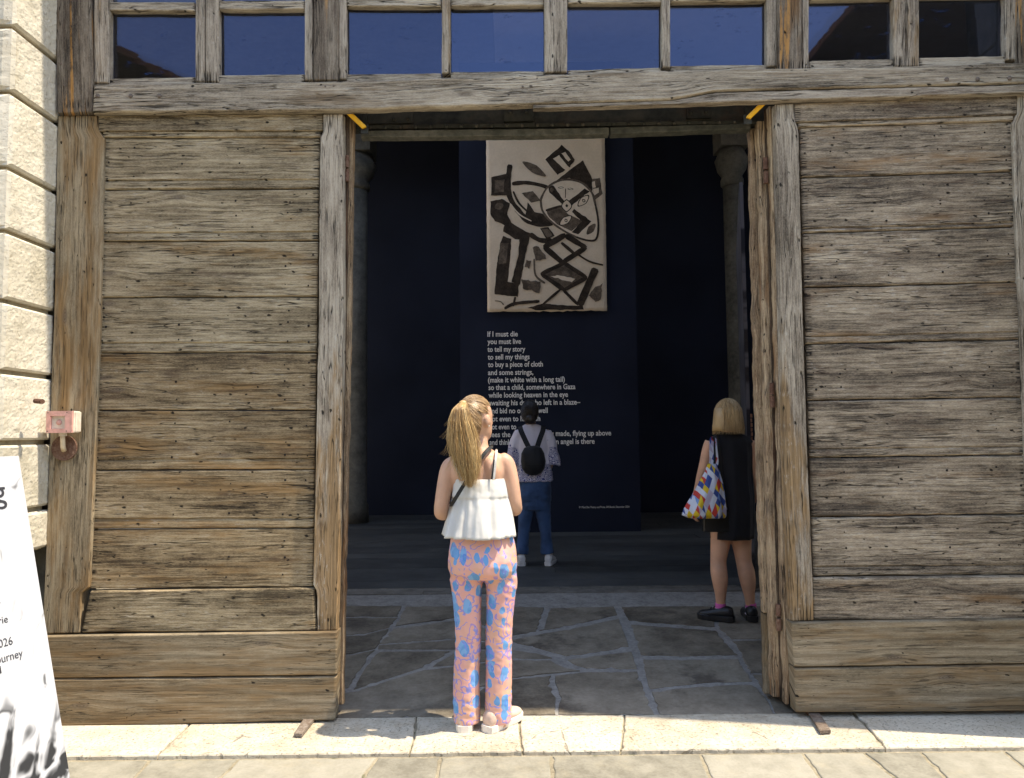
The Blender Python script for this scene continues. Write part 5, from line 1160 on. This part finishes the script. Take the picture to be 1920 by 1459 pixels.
# --- person in the blue and white blouse, reading the poem
g3 = G(1003, 1059, HALL_Z)
p3, L, ring = figure('person', g3, 'dark haired person in embroidered white blouse and jeans facing the poem')
hc = L(993, 772); hd, eyes, lips, Rm, hk = head(hc, .215, radians(6))
torso = loft(dense([ring(995, 796, 9, .05), ring(996, 801, 20, .06), ring(997, 807, 27, .075), ring(998, 825, 27, .09), ring(1000, 850, 25, .09), ring(1001, 880, 24, .09), ring(1002, 910, 27, .1)], 3), 24)
neck = lb(L, [(996, 803, 0, .054), (995, 793, .003, .05), (994, 780, .006, .05)])
la = lb(L, [(973, 808, 0, .045), (967, 825, 0, .043), (963, 848, .0, .04), (964, 866, .02, .036), (968, 876, .1, .032), (978, 882, .2, .026)])
ra = lb(L, [(1021, 808, 0, .045), (1028, 825, 0, .043), (1033, 848, .0, .04), (1032, 866, .02, .036), (1028, 878, .08, .032), (1018, 884, .2, .026)])
lg = [lb(L, [(979, 1025, 0, .048), (978, 1040, 0, .038), (977, 1054, 0, .034)]), lb(L, [(1027, 1025, 0, .048), (1028, 1040, 0, .038), (1029, 1054, 0, .034)])]
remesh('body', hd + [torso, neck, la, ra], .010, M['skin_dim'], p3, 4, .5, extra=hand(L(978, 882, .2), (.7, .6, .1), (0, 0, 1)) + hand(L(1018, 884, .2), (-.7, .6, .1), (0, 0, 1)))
for e in eyes: obj('eye', *e, M['eye'], p3, smooth=True)
obj('lips', *lips, M['lips'], p3, smooth=True)
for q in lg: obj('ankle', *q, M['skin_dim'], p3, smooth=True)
bl_ = loft(dense([ring(996, 796, 13, .06), ring(997, 801, 22, .07), ring(998, 808, 31, .085), ring(999, 825, 31, .11), ring(1000, 850, 31, .12), ring(1001, 880, 33, .135), ring(1002, 902, 36, .15)], 3), 40)
sl1 = lb(L, [(976, 810, 0, .062), (969, 826, 0, .066), (965, 846, 0, .07), (962, 860, 0, .078), (961, 871, .0, .088)]); sl2 = lb(L, [(1022, 810, 0, .062), (1029, 826, 0, .066), (1033, 846, 0, .07), (1036, 860, 0, .078), (1035, 871, .0, .088)])
remesh('blouse', [bl_, sl1, sl2], .010, M['blouse'], p3, 2, .5, disp=lambda co, n: .010 * noise.noise((co.x * 26, co.y * 14, co.z * 7)) * (1.2 if co.z < 1.2 else .5))
hips = loft(dense([ring(1002, 890, 28, .11), ring(1002, 905, 31, .12), ring(1002, 930, 32, .13), ring(1002, 945, 31, .12), ring(1002, 955, 28, .1)], 3), 30)
but = [ball(L(990, 930, -.05), .085, .085, .085), ball(L(1014, 930, -.05), .085, .085, .085)]
j1 = lb(L, [(988, 940, 0, .088), (985, 965, 0, .076), (983, 990, 0, .062), (981, 1010, 0, .058), (979, 1038, 0, .068)]); j2 = lb(L, [(1016, 940, 0, .088), (1019, 965, 0, .076), (1022, 990, 0, .062), (1024, 1010, 0, .058), (1026, 1038, 0, .07)])
remesh('jeans', [hips, j1, j2] + but, .010, M['denim'], p3, 3, .5, disp=lambda co, n: .004 * noise.noise((co.x * 16, co.y * 12, co.z * 36)))
shoe('shoe', p3, Vector((L(977, 1058).x, 0, 0)), radians(8), .25, M['sneaker_white'], M['sneaker_white'], .095, .095)
shoe('shoe', p3, Vector((L(1030, 1058).x, 0, 0)), radians(-14), .25, M['sneaker_white'], M['sneaker_white'], .095, .095)
mb = MB(); V, Fc = ball((0, 0, 0), .078, .100, .110, 20, 12)
mb.add([hc + Rm @ (Vector((v.x, min(v.y, .055) - .012, v.z + .012)) * hk) for v in V], Fc, .3)
V, Fc = ball(L(994, 786, -.10), .055, .04, .05); mb.add(V, Fc, .4)
for i in range(800):
    a = random.uniform(-2.0, 2.0); e0 = random.uniform(-.7, 1.4); pth = []; tie = L(994, 785, -.11)
    s0 = hc + Rm @ (Vector((sin(a) * cos(e0) * .086, -cos(a) * cos(e0) * .108 - .012, sin(e0) * .118)) * hk)
    for k in range(7):
        t = k / 6; p = s0.lerp(tie, t); q = p - hc; m = sqrt((q.x / .088) ** 2 + ((q.y + .012) / .11) ** 2 + (q.z / .12) ** 2)
        if m < 1: p = hc + q * (1.02 / max(m, .25))
        pth.append(p)
    pth.append(tie + Vector((random.uniform(-.06, .06), random.uniform(-.03, .02), random.uniform(-.06, .02)))); strands([pth], .0018, mb)
mb.build('hair', M['hair_dark'], p3, smooth=True, rnd=True)
bp = empty('backpack', g3 + L(1000, 862, -.2), label='slim black backpack on the person in the white blouse', cat='backpack'); bo_ = bp.location - g3
def q3(px, py, dy): return L(px, py, dy) - bo_
rr = [(q3(999, 836, -.15), .045, .03), (q3(999, 840, -.16), .085, .05), (q3(999, 850, -.17), .112, .065), (q3(1000, 865, -.175), .122, .07), (q3(1000, 878, -.175), .112, .065), (q3(1000, 887, -.17), .08, .05), (q3(1000, 891, -.165), .04, .03)]
V, Fc = loft(dense([(a, b, c) for a, b, c in rr], 3), 36, fn=lambda a, t: 1 + .03 * sin(7 * a) * t); obj('bag_body', crease(V, .008, 20, 8), Fc, M['nylon'], bp, smooth=True)
ribbon('strap', [q3(993, 842, -.16), q3(985, 826, -.125), q3(977, 808, -.09), q3(975, 801, -.02), q3(976, 815, .09)], .05, M['nylon'], bp); ribbon('strap', [q3(1006, 842, -.16), q3(1012, 824, -.125), q3(1018, 807, -.09), q3(1019, 800, -.02), q3(1018, 815, .09)], .05, M['nylon'], bp)
obj('pocket_zip', *tube([q3(985, 870, -.247), q3(1000, 871, -.252), q3(1015, 870, -.247)], .003, 6), M['strap'], bp)
